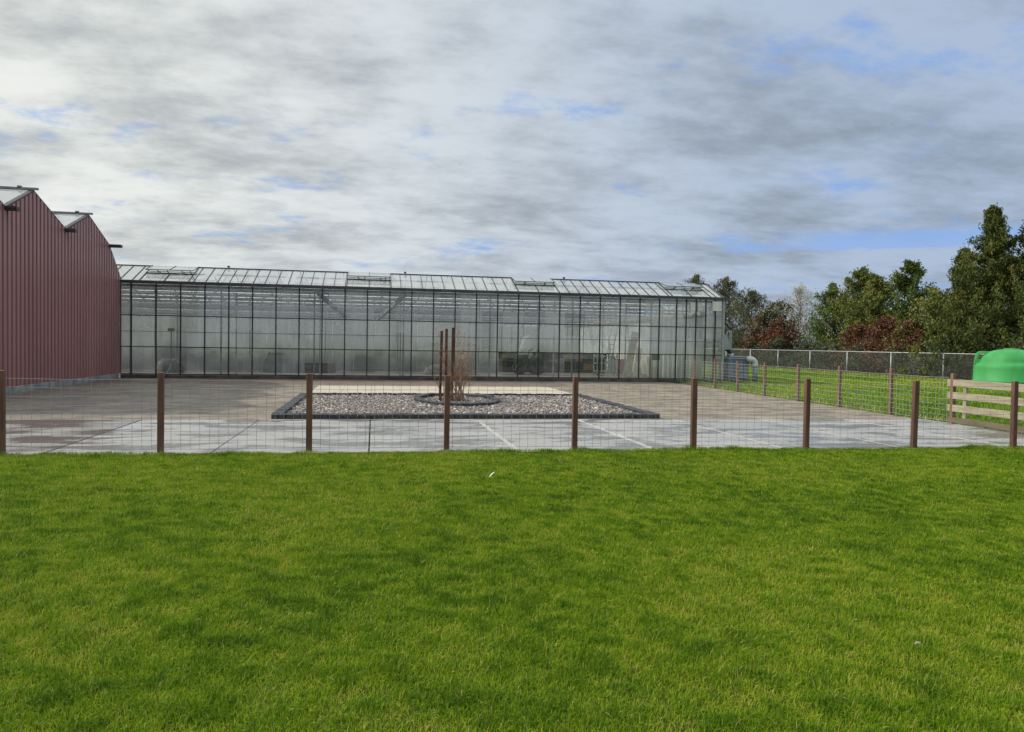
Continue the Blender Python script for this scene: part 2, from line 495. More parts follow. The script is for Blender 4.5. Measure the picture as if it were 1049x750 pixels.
def numpy_mesh(name, V, F, m, tint=None, parent=None, off=None, smooth=False):
    """V: (n,3), F: (k,3|4) equal-sized faces, tint: one value per vertex."""
    me = bpy.data.meshes.new(name)
    k = F.shape[1]
    me.vertices.add(len(V))
    me.loops.add(F.size)
    me.polygons.add(len(F))
    base = np.array(parent_loc(parent)) if parent is not None else (np.array(off) if off is not None else np.zeros(3))
    me.vertices.foreach_set('co', (V - base).astype(np.float32).ravel())
    me.loops.foreach_set('vertex_index', F.astype(np.int32).ravel())
    me.polygons.foreach_set('loop_start', np.arange(0, F.size, k, dtype=np.int32))
    me.polygons.foreach_set('loop_total', np.full(len(F), k, np.int32))
    if tint is not None:
        a = me.attributes.new('tint', 'FLOAT', 'POINT')
        a.data.foreach_set('value', tint.astype(np.float32))
    me.update(calc_edges=True)
    me.validate()
    return link(name, me, m, parent, smooth, 0, Vector(base) if parent is None else None)


def vnoise(x, y, scale, seed, octs=3):
    rg = np.random.default_rng(seed)
    g = rg.random((128, 128))
    out, amp, tot = np.zeros_like(x), 1.0, 0.0
    for o in range(octs):
        u, v = x * scale * 2 ** o + 17.3 * o, y * scale * 2 ** o + 9.1 * o
        iu, iv = np.floor(u).astype(int), np.floor(v).astype(int)
        fu, fv = u - iu, v - iv
        fu, fv = fu * fu * (3 - 2 * fu), fv * fv * (3 - 2 * fv)
        a, b = g[iu % 128, iv % 128], g[(iu + 1) % 128, iv % 128]
        c, d = g[iu % 128, (iv + 1) % 128], g[(iu + 1) % 128, (iv + 1) % 128]
        out += amp * ((a * (1 - fu) + b * fu) * (1 - fv) + (c * (1 - fu) + d * fu) * fv)
        tot += amp
        amp *= 0.5
    return out / tot


# ------------------------------------------------------------------ ground
FENCE_Y = 11.15
SIDE = lambda y: 12.65 + 0.05 * (y - 14.7)          # line of the side fence

g = MB()
g.quad((-1500, -1500, -0.06), (1500, -1500, -0.06), (1500, 3000, -0.06), (-1500, 3000, -0.06))
tag(g.build('ground', M['meadow']), kind='structure')

# lawn sheet, softly uneven
nx, ny = 120, 80
xs, ys = np.linspace(-24, 30, nx), np.linspace(-12, FENCE_Y - 0.01, ny)
X, Y = np.meshgrid(xs, ys, indexing='ij')


def lawn_z(x, y):
    return -0.004 + 0.05 * (vnoise(x, y, 0.35, 5, 3) - 0.5) * np.clip((FENCE_Y + 0.4 - y) / 1.5, 0.15, 1)


V = np.stack([X, Y, lawn_z(X, Y)], -1).reshape(-1, 3)
I = np.arange(nx * ny).reshape(nx, ny)
F = np.stack([I[:-1, :-1], I[1:, :-1], I[1:, 1:], I[:-1, 1:]], -1).reshape(-1, 4)
tag(numpy_mesh('lawn', V, F, M['soil'], smooth=True), kind='structure')

# right-hand field beyond the side fence
g = MB()
g.add([(SIDE(11.3), FENCE_Y + 0.065, -0.02), (31.5, FENCE_Y + 0.065, -0.02), (31.5, 78, -0.02), (15.75, 78, -0.02), (15.75, 32.3, -0.02),
       (13.4, 32.2, -0.02), (SIDE(28), 28, -0.02)], [(0, 1, 2, 3, 4, 5, 6)])
tag(g.build('field', M['meadow']), kind='structure')

# brick yard
g = MB()
g.add([(-9.85, 15.76, 0.0), (SIDE(15.7) - 0.1, 15.76, 0.0), (SIDE(28) - 0.1, 28.6, 0.0), (13.0, 32.2, 0.0), (-9.85, 32.2, 0.0)], [(0, 1, 2, 3, 4)])
tag(g.build('brick_paving', M['bricks']), kind='structure')

# concrete slabs, joints left open between them
SX = [-10.9, -8.73, -6.57, -4.41, -2.23, -0.05, 2.15, 4.32, 6.50, 8.57, 10.66, 12.72]
SY = [11.06, 13.47, 15.72]
g, jp = MB(), MB()
for i in range(len(SX) - 1):
    for j in range(2):
        ga = 0.011 if SX[i] < 1.0 else 0.045
        gb = 0.011 if SX[i + 1] < 1.0 else 0.045
        g.box(SX[i] + ga, SX[i + 1] - gb, SY[j] + 0.006, SY[j + 1] - 0.006, -0.12, 0.004 + 0.003 * ((i * 7 + j * 3) % 3))
tag(g.build('pavement', M['slabs'], bevel=0.006), kind='structure')
jp.quad((1.0, 11.0, -0.002), (12.7, 11.0, -0.002), (12.7, 15.75, -0.002), (1.0, 15.75, -0.002))
tag(jp.build('pavement_joints', M['joint_pale']), kind='structure')
jd = MB()
jd.quad((-10.9, 11.0, -0.03), (1.0, 11.0, -0.03), (1.0, 15.75, -0.03), (-10.9, 15.75, -0.03))
tag(jd.build('pavement_bedding', M['joint_dark']), kind='structure')

# cream strip behind the gravel bed
g = MB()
for k in range(9):
    x0 = -1.9 + k * 0.922
    for j in range(5):
        g.box(x0 + 0.004, x0 + 0.918, 22.68 + j * 0.95, 22.68 + j * 0.95 + 0.944, -0.05, 0.02)
tag(g.build('path', M['cream'], bevel=0.004), kind='structure')

# ------------------------------------------------------------------ gravel bed
BX0, BX1, BY0, BY1 = -2.03, 6.28, 15.90, 22.45
g = MB()
n = 58
wx = (BX1 - BX0) / n
for k in range(n):
    for (y0, y1) in ((BY0, BY0 + 0.16), (BY1 - 0.16, BY1)):
        j = random.uniform(-0.006, 0.006)
        g.box(BX0 + k * wx + 0.005, BX0 + (k + 1) * wx - 0.005, y0 + j, y1 + j, -0.08, 0.105 + random.uniform(-0.008, 0.008))
n = 43
wy = (BY1 - BY0 - 0.34) / n
for k in range(n):
    for (x0, x1) in ((BX0, BX0 + 0.22), (BX1 - 0.22, BX1)):
        j = random.uniform(-0.006, 0.006)
        g.box(x0 + j, x1 + j, BY0 + 0.17 + k * wy + 0.005, BY0 + 0.17 + (k + 1) * wy - 0.005, -0.08, 0.105 + random.uniform(-0.008, 0.008))
tag(g.build('bed_edging', M['basalt'], bevel=0.008), 'low black block edging around the rectangular gravel bed', 'edging')
RC, RR = (2.22, 20.35), 1.06
g = MB()
for k in range(34):
    a0, a1 = 2 * math.pi * (k + 0.04) / 34, 2 * math.pi * (k + 0.96) / 34
    zt = 0.135 + random.uniform(-0.012, 0.012)
    vs = []
    for z in (-0.05, zt):
        for (r, a) in ((RR - 0.09, a0), (RR + 0.09, a0), (RR + 0.09, a1), (RR - 0.09, a1)):
            vs.append((RC[0] + r * math.cos(a), RC[1] + r * 1.7 * math.sin(a), z))
    g.add(vs, [(0, 3, 2, 1), (4, 5, 6, 7), (0, 1, 5, 4), (1, 2, 6, 5), (2, 3, 7, 6), (3, 0, 4, 7)])
tag(g.build('ring_edging', M['basalt'], bevel=0.01), 'oval ring of black blocks around the bare shrub', 'edging')


def pebbles():
    t = (1 + 5 ** 0.5) / 2
    ico = np.array([(-1, t, 0), (1, t, 0), (-1, -t, 0), (1, -t, 0), (0, -1, t), (0, 1, t), (0, -1, -t), (0, 1, -t), (t, 0, -1), (t, 0, 1), (-t, 0, -1), (-t, 0, 1)], float)
    ico /= np.linalg.norm(ico[0])
    fc = np.array([(0, 11, 5), (0, 5, 1), (0, 1, 7), (0, 7, 10), (0, 10, 11), (1, 5, 9), (5, 11, 4), (11, 10, 2), (10, 7, 6), (7, 1, 8), (3, 9, 4), (3, 4, 2),
                   (3, 2, 6), (3, 6, 8), (3, 8, 9), (4, 9, 5), (2, 4, 11), (6, 2, 10), (8, 6, 7), (9, 8, 1)])
    N = 25000
    px = RNG.uniform(BX0 + 0.22, BX1 - 0.22, N)
    py = RNG.uniform(BY0 + 0.18, BY1 - 0.18, N)
    size = RNG.uniform(0.018, 0.038, N) * np.where(RNG.random(N) < 0.06, 1.5, 1)
    sx, sy, sz = size * RNG.uniform(0.8, 1.4, N), size * RNG.uniform(0.7, 1.1, N), size * RNG.uniform(0.55, 0.85, N)
    ang = RNG.uniform(0, 6.28, N)
    loc = ico[None] * np.stack([sx, sy, sz], -1)[:, None] * RNG.uniform(0.8, 1.15, (N, 12, 1))
    c, s = np.cos(ang)[:, None], np.sin(ang)[:, None]
    x = loc[..., 0] * c - loc[..., 1] * s + px[:, None]
    y = loc[..., 0] * s + loc[..., 1] * c + py[:, None]
    z = loc[..., 2] + (0.03 + RNG.uniform(-0.01, 0.025, N))[:, None]
    V = np.stack([x, y, z], -1).reshape(-1, 3)
    F = (fc[None] + (np.arange(N) * 12)[:, None, None]).reshape(-1, 3)
    tint = np.repeat(RNG.random(N), 12)
    V = np.concatenate([V, [(BX0 + .1, BY0 + .1, 0.022), (BX1 - .1, BY0 + .1, 0.022), (BX1 - .1, BY1 - .1, 0.022), (BX0 + .1, BY1 - .1, 0.022)]])
    k = len(V) - 4
    F = np.concatenate([F, [(k, k + 1, k + 2), (k, k + 2, k + 3)]])
    tint = np.concatenate([tint, [0, 0, 0, 0]])
    mt = mat_attr('pebble', [(0.0, (0.071, 0.061, 0.057)), (0.25, (0.153, 0.142, 0.136)), (0.5, (0.285, 0.240, 0.210)), (0.68, (0.224, 0.218, 0.218)),
                             (0.86, (0.389, 0.330, 0.277)), (1.0, (0.649, 0.602, 0.531))], 0.8)
    tag(numpy_mesh('gravel', V, F, mt, tint), 'pinkish grey pebbles filling the rectangular bed', 'gravel', kind='stuff')


pebbles()

# three rusty posts
for (x, y, h, tilt, lab) in ((1.745, 20.06, 1.92, 0.012, 'shortest rusty square steel post in the gravel ring, leftmost of three'),
                             (1.865, 19.75, 1.97, 0.0, 'reddish rusty square steel post between its two darker neighbours in the ring'),
                             (2.075, 20.24, 2.01, 0.006, 'tallest dark rusty steel post in the ring, beside the bare shrub')):
    b = MB()
    w = 0.034
    nz = 14
    vs, fs = [], []
    for i in range(nz):
        z = -0.1 + (h + 0.1) * i / (nz - 1)
        for sx, sy in ((-1, -1), (1, -1), (1, 1), (-1, 1)):
            vs.append((x + sx * w + tilt * z, y + sy * w, z))
    for i in range(nz - 1):
        for k in range(4):
            fs.append((i * 4 + k, i * 4 + (k + 1) % 4, i * 4 + 4 + (k + 1) % 4, i * 4 + 4 + k))
    fs += [(3, 2, 1, 0), tuple(len(vs) - 4 + k for k in range(4))]
    b.add(vs, fs)
    o = b.build('steel_post', M['rust'], bevel=0.005, loc=(x, y, 0))
    tag(o, lab, 'post', 'rusty steel posts in the gravel ring')


def bare_shrub():
    cx, cy = 2.22, 20.1
    t = thing('shrub', (cx, cy, 0.05), 'bare shrub of thin tan stems growing in the black block ring', 'shrub')
    rg = random.Random(4)
    stems, twigs = MB(), MB()
    for k in range(30):
        a = rg.uniform(0, 6.28)
        lean = rg.uniform(0.05, 0.75) * (1.0 if k % 3 else 0.3)
        h = rg.uniform(0.75, 1.75) * (1 - 0.25 * lean)
        bx, by = cx + 0.14 * rg.gauss(0, 1), cy + 0.14 * rg.gauss(0, 1)
        pts, p, d = [], Vector((bx, by, 0.0)), Vector((math.cos(a) * lean * 0.6, math.sin(a) * lean * 0.6, 1)).normalized()
        seg = 7
        for i in range(seg):
            pts.append(p.copy())
            d = (d + Vector((math.cos(a) * lean * 0.12 + rg.gauss(0, .08), math.sin(a) * lean * 0.12 + rg.gauss(0, .08), 0.03))).normalized()
            p = p + d * h / (seg - 1)
            if i > 1:
                for _ in range(3):
                    q, e = p.copy(), (d * 0.6 + Vector((rg.gauss(0, 0.6), rg.gauss(0, 0.6), rg.uniform(0, 0.6)))).normalized()
                    tp, L = [q.copy()], rg.uniform(0.10, 0.36)
                    for _k in range(3):
                        e = (e + Vector((rg.gauss(0, .3), rg.gauss(0, .3), rg.gauss(0.05, .2)))).normalized()
                        q = q + e * L / 3
                        tp.append(q.copy())
                    twigs.tube(tp, [0.005, 0.004, 0.0035, 0.002], 3, False)
        stems.tube(pts, [0.012 - 0.0012 * i for i in range(seg)], 5)
    stems.build('stems', M['stem'], t, True)
    twigs.build('twigs', M['stem'], t)


bare_shrub()


# ------------------------------------------------------------------ fences
def wire_panel(b, p, q, z0, z1, sx, sz, r=0.0024, rg=random.Random(3)):
    """Welded-mesh wires between p and q (ground points)."""
    p, q = Vector(p), Vector(q)
    L = (q - p).length
    d = (q - p) / L
    nrm = Vector((-d.y, d.x, 0))
    nz = int(round((z1 - z0) / sz))
    for i in range(nz + 1):
        z = z0 + (z1 - z0) * i / nz
        pts = []
        k = max(2, int(L / 0.65))
        for j in range(k + 1):
            sag = 0.012 * math.sin(math.pi * ((j / k * L / 1.95) % 1.0))
            pts.append(p + d * (L * j / k) + nrm * rg.uniform(-0.006, 0.006) + Vector((0, 0, z - sag + rg.uniform(-0.004, 0.004))))
        b.tube(pts, r * (1.25 if i in (0, nz) else 1.0), 4, False)
    n = int(L / sx)
    for j in range(n + 1):
        c = p + d * min(j * sx + 0.03, L - 0.01)
        b.tube([c + Vector((0, 0, z0 - 0.02)) + nrm * 0.004, c + Vector((0, 0, z1 - 0.01)) + nrm * 0.004 + d * rg.uniform(-0.012, 0.012)], r, 4, False)


def fence_post(x, y, h, w, parent, m, rg):
    b = MB()
    tx, ty = rg.uniform(-0.006, 0.006), rg.uniform(-0.01, 0.01)
    hw = w / 2
    vs = []
    for z in (-0.3, h):
        for sx, sy in ((-1, -1), (1, -1), (1, 1), (-1, 1)):
            vs.append((x + sx * hw + tx * z, y + sy * hw + ty * z, z))
    b.add(vs, [(0, 3, 2, 1), (4, 5, 6, 7), (0, 1, 5, 4), (1, 2, 6, 5), (2, 3, 7, 6), (3, 0, 4, 7)])
    return b.build('post', m, parent, bevel=0.008)


rg = random.Random(9)
fr = thing('wire_fence', (2.9, FENCE_Y, 0), 'front wire mesh fence on brown square posts along the lawn edge', 'fence')
for k, (x, y) in enumerate(((-10.8, 11.16), (-8.85, 11.17), (-6.87, 11.16), (-4.89, 11.16), (-2.90, 11.19), (-0.90, 11.2), (1.08, 11.19), (3.03, 11.14),
                            (4.94, 11.10), (6.86, 11.08), (8.81, 11.08), (10.70, 11.06), (12.55, 11.06))):
    fence_post(x, y, 1.135 - 0.002 * k + rg.uniform(-0.008, 0.010), 0.08 + rg.uniform(-0.003, 0.004), fr, M['wood_post'], rg)
b = MB()
wire_panel(b, (-10.8, 11.245, 0), (12.5, 11.125, 0), 0.06, 1.03, 0.127, 0.121)
b.build('wire_mesh', M['wire'], fr)

sf = thing('wire_fence', (13.1, 22, 0), 'side wire mesh fence running back from the wooden gate to the greenhouse', 'fence')
for y in (14.72, 16.9, 19.2, 21.5, 23.75, 25.9, 28.0, 30.2):
    fence_post(SIDE(y) + 0.0, y, 1.13 + rg.uniform(-0.02, 0.03), 0.085, sf, M['wood_post_lit'], rg)
b = MB()
wire_panel(b, (SIDE(14.8) - 0.055, 14.8, 0), (SIDE(32) - 0.055, 32.1, 0), 0.06, 1.02, 0.127, 0.121)
b.build('wire_mesh', M['wire_lit'], sf)

# wooden gate between the two fences
gt = thing('wooden_gate', (12.58, 13.0, 0), 'pale weathered gate of wide horizontal planks closing the yard', 'gate')
gx = lambda y: SIDE(y) - 0.02
for (z0, z1) in ((0.83, 0.985), (0.555, 0.705), (0.275, 0.425)):
    b = MB()
    b.add([(gx(y) + dx, y, z) for y in (11.32, 14.86) for (dx, z) in ((-.022, z0), (.0, z0), (.0, z1), (-.022, z1))],
          [(0, 1, 2, 3), (7, 6, 5, 4), (0, 4, 5, 1), (1, 5, 6, 2), (2, 6, 7, 3), (3, 7, 4, 0)])
    b.build('plank', M['plank'], gt, bevel=0.004)
b = MB()
b.add([(gx(y) + dx, y, z) for y in (11.32, 14.86) for (dx, z) in ((-.02, 0.03), (.0, 0.03), (.0, 0.15), (-.02, 0.15))],
      [(0, 1, 2, 3), (7, 6, 5, 4), (0, 4, 5, 1), (1, 5, 6, 2), (2, 6, 7, 3), (3, 7, 4, 0)])
tag(b.build('plank', M['plank_brown'], gt, bevel=0.004), 'brown bottom plank')
for y in (14.35, 12.95, 11.5):
    b = MB()
    b.box(gx(y) + 0.002, gx(y) + 0.045, y - 0.045, y + 0.045, 0.03, 0.97)
    b.build('stile', M['plank'], gt, bevel=0.004)

# chain-link fence far right
CX = lambda y: 30.9 - 0.02 * (y - 40)
cl = thing('chain_link_fence', (30.8, 48, 0), 'grey chain link fence with steel posts and top rail in front of the trees', 'fence')
ycl = [24.2 + 4.2 * k for k in range(13)]
for y in ycl:
    b = MB()
    b.tube([(CX(y), y, -0.2), (CX(y), y, 1.5)], 0.045, 8)
    b.build('post', M['galv'], cl, True)
b = MB()
b.tube([(CX(24), 24, 1.48), (CX(74.8), 74.8, 1.48)], 0.03, 8)
b.build('top_rail', M['galv'], cl, True)
b = MB()
step, H = 0.085, 1.42
k = 0
y = 24.2
while y < 74.4:
    for s in (1, -1):
        b.tube([(CX(y) + 0.04 * s * 0.2, y, 0.04), (CX(y) + 0.04 * s * 0.2, y + s * H * 0.9, 0.04 + H)], 0.0036, 3, False)
    y += step
b.build('chain_link', M['chain'], cl)


# ------------------------------------------------------------------ red corrugated building
WX = -10.0
VAL, RDG = 5.08, 5.86
prof = [(18.85, VAL), (20.85, RDG), (22.9, VAL), (24.65, RDG), (27.02, VAL), (29.05, RDG), (31.15, VAL), (32.55, 3.86)]


def prof_z(y):
    for (a, za), (b_, zb) in zip(prof, prof[1:]):
        if a <= y <= b_:
            return za + (zb - za) * (y - a) / (b_ - a)
    return prof[0][1] if y < prof[0][0] else prof[-1][1]


rb = thing('red_building', (-16, 25, 0), 'dark red corrugated building with sawtooth glass roof at the left', 'building')
# trapezoidal ribs: period 0.22 m
b = MB()
top, bot, yb = [], [], []
y, per = 18.85, 0.262
pat = [(0.0, 0.09), (0.152, 0.09), (0.170, 0.0), (0.244, 0.0)]
pts = []
while y < 32.55:
    for (dy, dx) in pat:
        if y + dy < 32.55:
            pts.append((y + dy, WX + dx))
    y += per
for (yv, _) in prof:
    if not any(abs(yv - a) < 1e-3 for a, _ in pts):
        near = [a for a in pts if a[0] < yv]
        pts.append((yv, max(near)[1] if near else WX))
pts.sort()
vs, fs = [], []
for (yy, xx) in pts:
    vs += [(xx, yy, 0.17), (xx, yy, prof_z(yy) - 0.01)]
for i in range(len(pts) - 1):
    fs.append((2 * i, 2 * i + 2, 2 * i + 3, 2 * i + 1))
b.add(vs, fs)
b.build('corrugated_wall', M['cladding'], rb)
# near end wall (out of the photograph)
b = MB()
pts = []
x = -32.0
while x < WX:
    for (dx, dy) in pat:
        if x + dx < WX:
            pts.append((x + dx, 18.85 - dy))
    x += per
vs, fs = [], []
for (xx, yy) in pts:
    vs += [(xx, yy, 0.17), (xx, yy, VAL)]
for i in range(len(pts) - 1):
    fs.append((2 * i, 2 * i + 2, 2 * i + 3, 2 * i + 1))
b.add(vs, fs)
b.build('end_wall', M['cladding'], rb)
b = MB()
b.box(-32, WX - 0.06, 18.9, 19.0, 0.0, VAL - 0.1)
b.build('inner_wall', M['galv_dark'], rb)
b = MB()
b.box(WX - 0.2, WX + 0.10, 18.7, 32.2, -0.1, 0.172)
b.box(-32, WX - 0.2, 18.7, 18.95, -0.1, 0.172)
b.build('plinth', M['plinth'], rb, bevel=0.01)
# verge trim along the sawtooth edge
b = MB()
for (a, za), (c, zc) in zip(prof, prof[1:]):
    b.bar((WX + 0.02, a, za + 0.015), (WX + 0.02, c, zc + 0.015), 0.13, 0.05)
b.build('verge_trim', M['dark_trim'], rb)
for i in range(3):
    y0, y1, y2 = prof[2 * i][0], prof[2 * i + 1][0], prof[2 * i + 2][0]
    for (ya, za, yb_, zb) in ((y0, VAL, y1, RDG), (y2, VAL, y1, RDG)):
        b = MB()
        b.quad((-32, ya, za + 0.05), (WX - 0.05, ya, za + 0.05), (WX - 0.05, yb_, zb + 0.05), (-32, yb_, zb + 0.05))
        b.build('roof_glazing', M['old_glass'], rb)
        b = MB()
        for k in range(8):
            x = WX - 1.0 - 0.92 * k
            MB().bar((x, ya, za + 0.06), (x, yb_, zb + 0.06), 0.03, 0.035).build('glazing_bar', M['ridge_metal'], rb)
    b = MB()
    b.bar((-32, y1, RDG + 0.075), (WX + 0.2, y1, RDG + 0.075), 0.10, 0.06)
    b.box(WX - 0.35, WX - 0.25, y1 - 0.05, y1 + 0.05, RDG + 0.08, RDG + 0.15)
    b.build('ridge_cap', M['ridge_metal'], rb)
for i in range(4):
    y0 = prof[2 * i][0]
    b = MB()
    ge = WX + (0.52 if i == 3 else 0.40)
    b.box(-32, ge, y0 - 0.09, y0 + 0.09, VAL - 0.07, VAL + 0.02)
    b.box(-32, ge, y0 - 0.105, y0 - 0.09, VAL - 0.02, VAL + 0.04)
    b.box(-32, ge, y0 + 0.09, y0 + 0.105, VAL - 0.02, VAL + 0.04)
    b.build('gutter', M['dark_trim'], rb)
b = MB()
b.quad((-32, 31.2, VAL), (WX - 0.1, 31.2, VAL), (WX - 0.1, 32.5, 3.9), (-32, 32.5, 3.9))
b.build('lean_to_roof', M['old_glass'], rb)

# ------------------------------------------------------------------ greenhouse
GX0, GX1, GY = -9.85, 15.66, 32.29
EAVE, RIDGE, SPAN, NS = 3.83, 4.62, 3.85, 10
GY1 = GY + SPAN * NS
gh = thing('greenhouse', (3, 50, 0), 'long glass greenhouse with black bars and a row of open roof vents', 'greenhouse')
BX = [-9.47 + 0.9195 * k for k in range(25)] + [13.43 - 9.47 + 9.47 + 0.46 * k for k in range(0)]
BX = [x for x in BX if x < 12.7]
BX = sorted(set([round(x, 3) for x in BX] + [13.42, 13.88, 14.35, 14.82, 15.29]))
b = MB()
b.box(GX0, GX1 + 0.05, GY - 0.09, GY + 0.1, -0.1, 0.13)
b.build('plinth', M['gh_plinth'], gh, bevel=0.008)
b = MB()
b.quad((GX0, GY, 0.14), (GX1, GY, 0.14), (GX1, GY, EAVE), (GX0, GY, EAVE))
b.build('front_glazing', M['glass'], gh)
for x in BX:
    b = MB()
    b.box(x - 0.022, x + 0.022, GY - 0.035, GY + 0.025, 0.02, EAVE - 0.03)
    b.build('mullion', M['black_bar'], gh)
for (z, w, mm) in ((1.25, 0.035, 'black_bar'), (1.86, 0.016, 'gutter'), (2.50, 0.035, 'black_bar'), (0.16, 0.04, 'black_bar')):
    b = MB()
    b.box(GX0, GX1, GY - 0.022, GY + 0.02, z - w / 2, z + w / 2)
    b.build('rail', M[mm], gh)
b = MB()
b.box(GX1 - 0.03, GX1 + 0.07, GY - 0.055, GY + 0.06, 0.0, EAVE - 0.05)
b.build('corner_post', M['galv'], gh)
# side and back glazing
b = MB()
b.quad((GX1, GY, 0.14), (GX1, GY1, 0.14), (GX1, GY1, EAVE), (GX1, GY, EAVE))
b.build('side_glazing', M['inner_glass'], gh)
b = MB()
for k in range(1, 42):
    y = GY + k * 0.92
    b.box(GX1 - 0.02, GX1 + 0.03, y - 0.02, y + 0.02, 0.1, EAVE)
b.build('side_bars', M['gutter'], gh)
b = MB()
b.quad((GX0 - 14, GY1, 0.1), (GX1, GY1, 0.1), (GX1, GY1, EAVE), (GX0 - 14, GY1, EAVE))
b.build('back_glazing', M['inner_glass'], gh)
b = MB()
for k in range(16):
    x = GX0 + k * 1.7
    b.box(x - 0.03, x + 0.03, GY1 - 0.03, GY1 + 0.03, 0, EAVE)
for z in (1.0, 2.2):
    b.box(GX0, GX1, GY1 - 0.02, GY1 + 0.02, z - 0.03, z + 0.03)
b.build('back_bars', M['gutter'], gh)
# gables on the right side of each span
b = MB()
for s in range(NS):
    y0 = GY + s * SPAN
    b.add([(GX1, y0, EAVE), (GX1, y0 + SPAN, EAVE), (GX1, y0 + SPAN / 2, RIDGE)], [(0, 1, 2)])
b.build('gable_glazing', M['roof_glass'], gh)
VENTS = [-9.2, -1.06 - 0.08, 6.15, 13.25]
for s in range(NS):
    y0 = GY + s * SPAN
    ym, y2 = y0 + SPAN / 2, y0 + SPAN
    x0 = GX0 - 2.0 if s == 0 else GX0 - 14.0
    if s == 0:
        # the front slope has openings under the vents
        lo, hi = (y0, EAVE + 0.02), (ym, RIDGE)
        at = lambda f: (lo[0] + (hi[0] - lo[0]) * f, lo[1] + (hi[1] - lo[1]) * f)
        cut = 0.50
        b = MB()
        edges = [GX0 - 2.0]
        for v in VENTS:
            edges += [v, v + 1.84]
        edges.append(GX1)
        for i in range(len(edges) - 1):
            f1 = cut if i % 2 else 1.0
            (ya, za), (yb_, zb) = at(0), at(f1)
            if edges[i + 1] - edges[i] > 0.05:
                b.quad((edges[i], ya, za), (edges[i + 1], ya, za), (edges[i + 1], yb_, zb), (edges[i], yb_, zb))
        b.build('roof_glazing', M['front_roof_glass'], gh)
        b = MB()
        x = GX0 + 0.38 - 0.4598 * 4
        while x < GX1 - 0.1:
            inv = [v for v in VENTS if v + 0.1 < x < v + 1.74]
            if not inv:
                (ya, za), (yb_, zb) = at(0), at(1)
                b.bar((x, ya, za + 0.012), (x, yb_, zb + 0.012), 0.022, 0.03)
            x += 0.4598
        b.bar((GX0 - 2.0, y0, EAVE + 0.03), (GX1, y0, EAVE + 0.03), 0.03, 0.03)
        for v in VENTS:
            for xx, f1 in ((v, 1), (v + 0.92, cut), (v + 1.84, 1)):
                (ya, za), (yb_, zb) = at(0), at(f1)
                b.bar((xx, ya, za + 0.014), (xx, yb_, zb + 0.014), 0.028, 0.034)
            (yb_, zb) = at(cut)
            b.bar((v, yb_, zb + 0.02), (v + 1.84, yb_, zb + 0.02), 0.035, 0.035)
        b.build('glazing_bars', M['black_bar'], gh)
        b = MB()
        b.bar((GX1 + 0.02, y0, EAVE + 0.03), (GX1 + 0.02, ym, RIDGE + 0.02), 0.05, 0.07)
        b.build('verge', M['gutter'], gh)
        # open vents hinged at the ridge
        for v in VENTS:
            (yc, zc) = at(cut)
            A = Vector((0, ym, RIDGE + 0.035))
            Bv = Vector((0, yc - 0.08, zc + 0.16))
            b = MB()
            b.quad((v, Bv.y, Bv.z), (v + 1.84, Bv.y, Bv.z), (v + 1.84, A.y, A.z), (v, A.y, A.z))
            ve = b.build('roof_vent', M['old_glass'], gh)
            b = MB()
            b.bar((v, Bv.y, Bv.z), (v + 1.84, Bv.y, Bv.z), 0.03, 0.032)
            for xx in (v, v + 0.92, v + 1.84):
                b.bar((xx, Bv.y, Bv.z + 0.004), (xx, A.y, A.z + 0.004), 0.024, 0.026)
            b.build('vent_frame', M['gutter'], ve)
            b = MB()
            for xx in (v + 0.45, v + 1.38):
                b.bar((xx, yc + 0.35, zc + 0.02), (xx, Bv.y + 0.02, Bv.z - 0.02), 0.02, 0.02)
                b.bar((xx + 0.2, yc + 0.1, zc - 0.05), (xx, Bv.y + 0.25, Bv.z - 0.02), 0.016, 0.016)
            b.bar((v + 0.05, yc + 0.3, zc + 0.12), (v + 1.8, yc + 0.3, zc + 0.12), 0.025, 0.025)
            b.build('vent_stay', M['gutter'], ve)
        slopes = [(y2, ym)]
    else:
        slopes = [(y0, ym), (y2, ym)]
    for (ya, yb_) in slopes:
        b = MB()
        b.quad((x0, ya, EAVE + 0.02), (GX1, ya, EAVE + 0.02), (GX1, yb_, RIDGE), (x0, yb_, RIDGE))
        b.build('roof_glazing', M['roof_glass' if s == 0 else 'inner_glass'], gh)
        b = MB()
        x = x0 + 0.38
        while x < GX1:
            b.bar((x, ya, EAVE + 0.03), (x, yb_, RIDGE + 0.01), 0.022, 0.03)
            x += 0.9195 if s else 0.9195
        b.build('glazing_bars', M['gutter'], gh)
    b = MB()
    if s == 0:
        edges = [GX0 - 2.0]
        for v in VENTS:
            edges += [v - 0.02, v + 1.86]
        edges.append(GX1 + 0.03)
        for i in range(0, len(edges) - 1, 2):
            if edges[i + 1] - edges[i] > 0.05:
                b.bar((edges[i], ym, RIDGE + 0.012), (edges[i + 1], ym, RIDGE + 0.012), 0.05, 0.045)
        for v in VENTS:
            b.bar((v - 0.02, ym + 0.01, RIDGE + 0.012), (v + 1.86, ym + 0.01, RIDGE + 0.012), 0.03, 0.03)
        for xx in (-6.2, 1.3, 8.6):
            b.box(xx, xx + 0.09, ym - 0.05, ym + 0.05, RIDGE + 0.05, RIDGE + 0.12)
    else:
        b.bar((x0, ym, RIDGE + 0.025), (GX1, ym, RIDGE + 0.025), 0.05, 0.07)
    b.build('ridge_cap', M['black_bar'], gh)
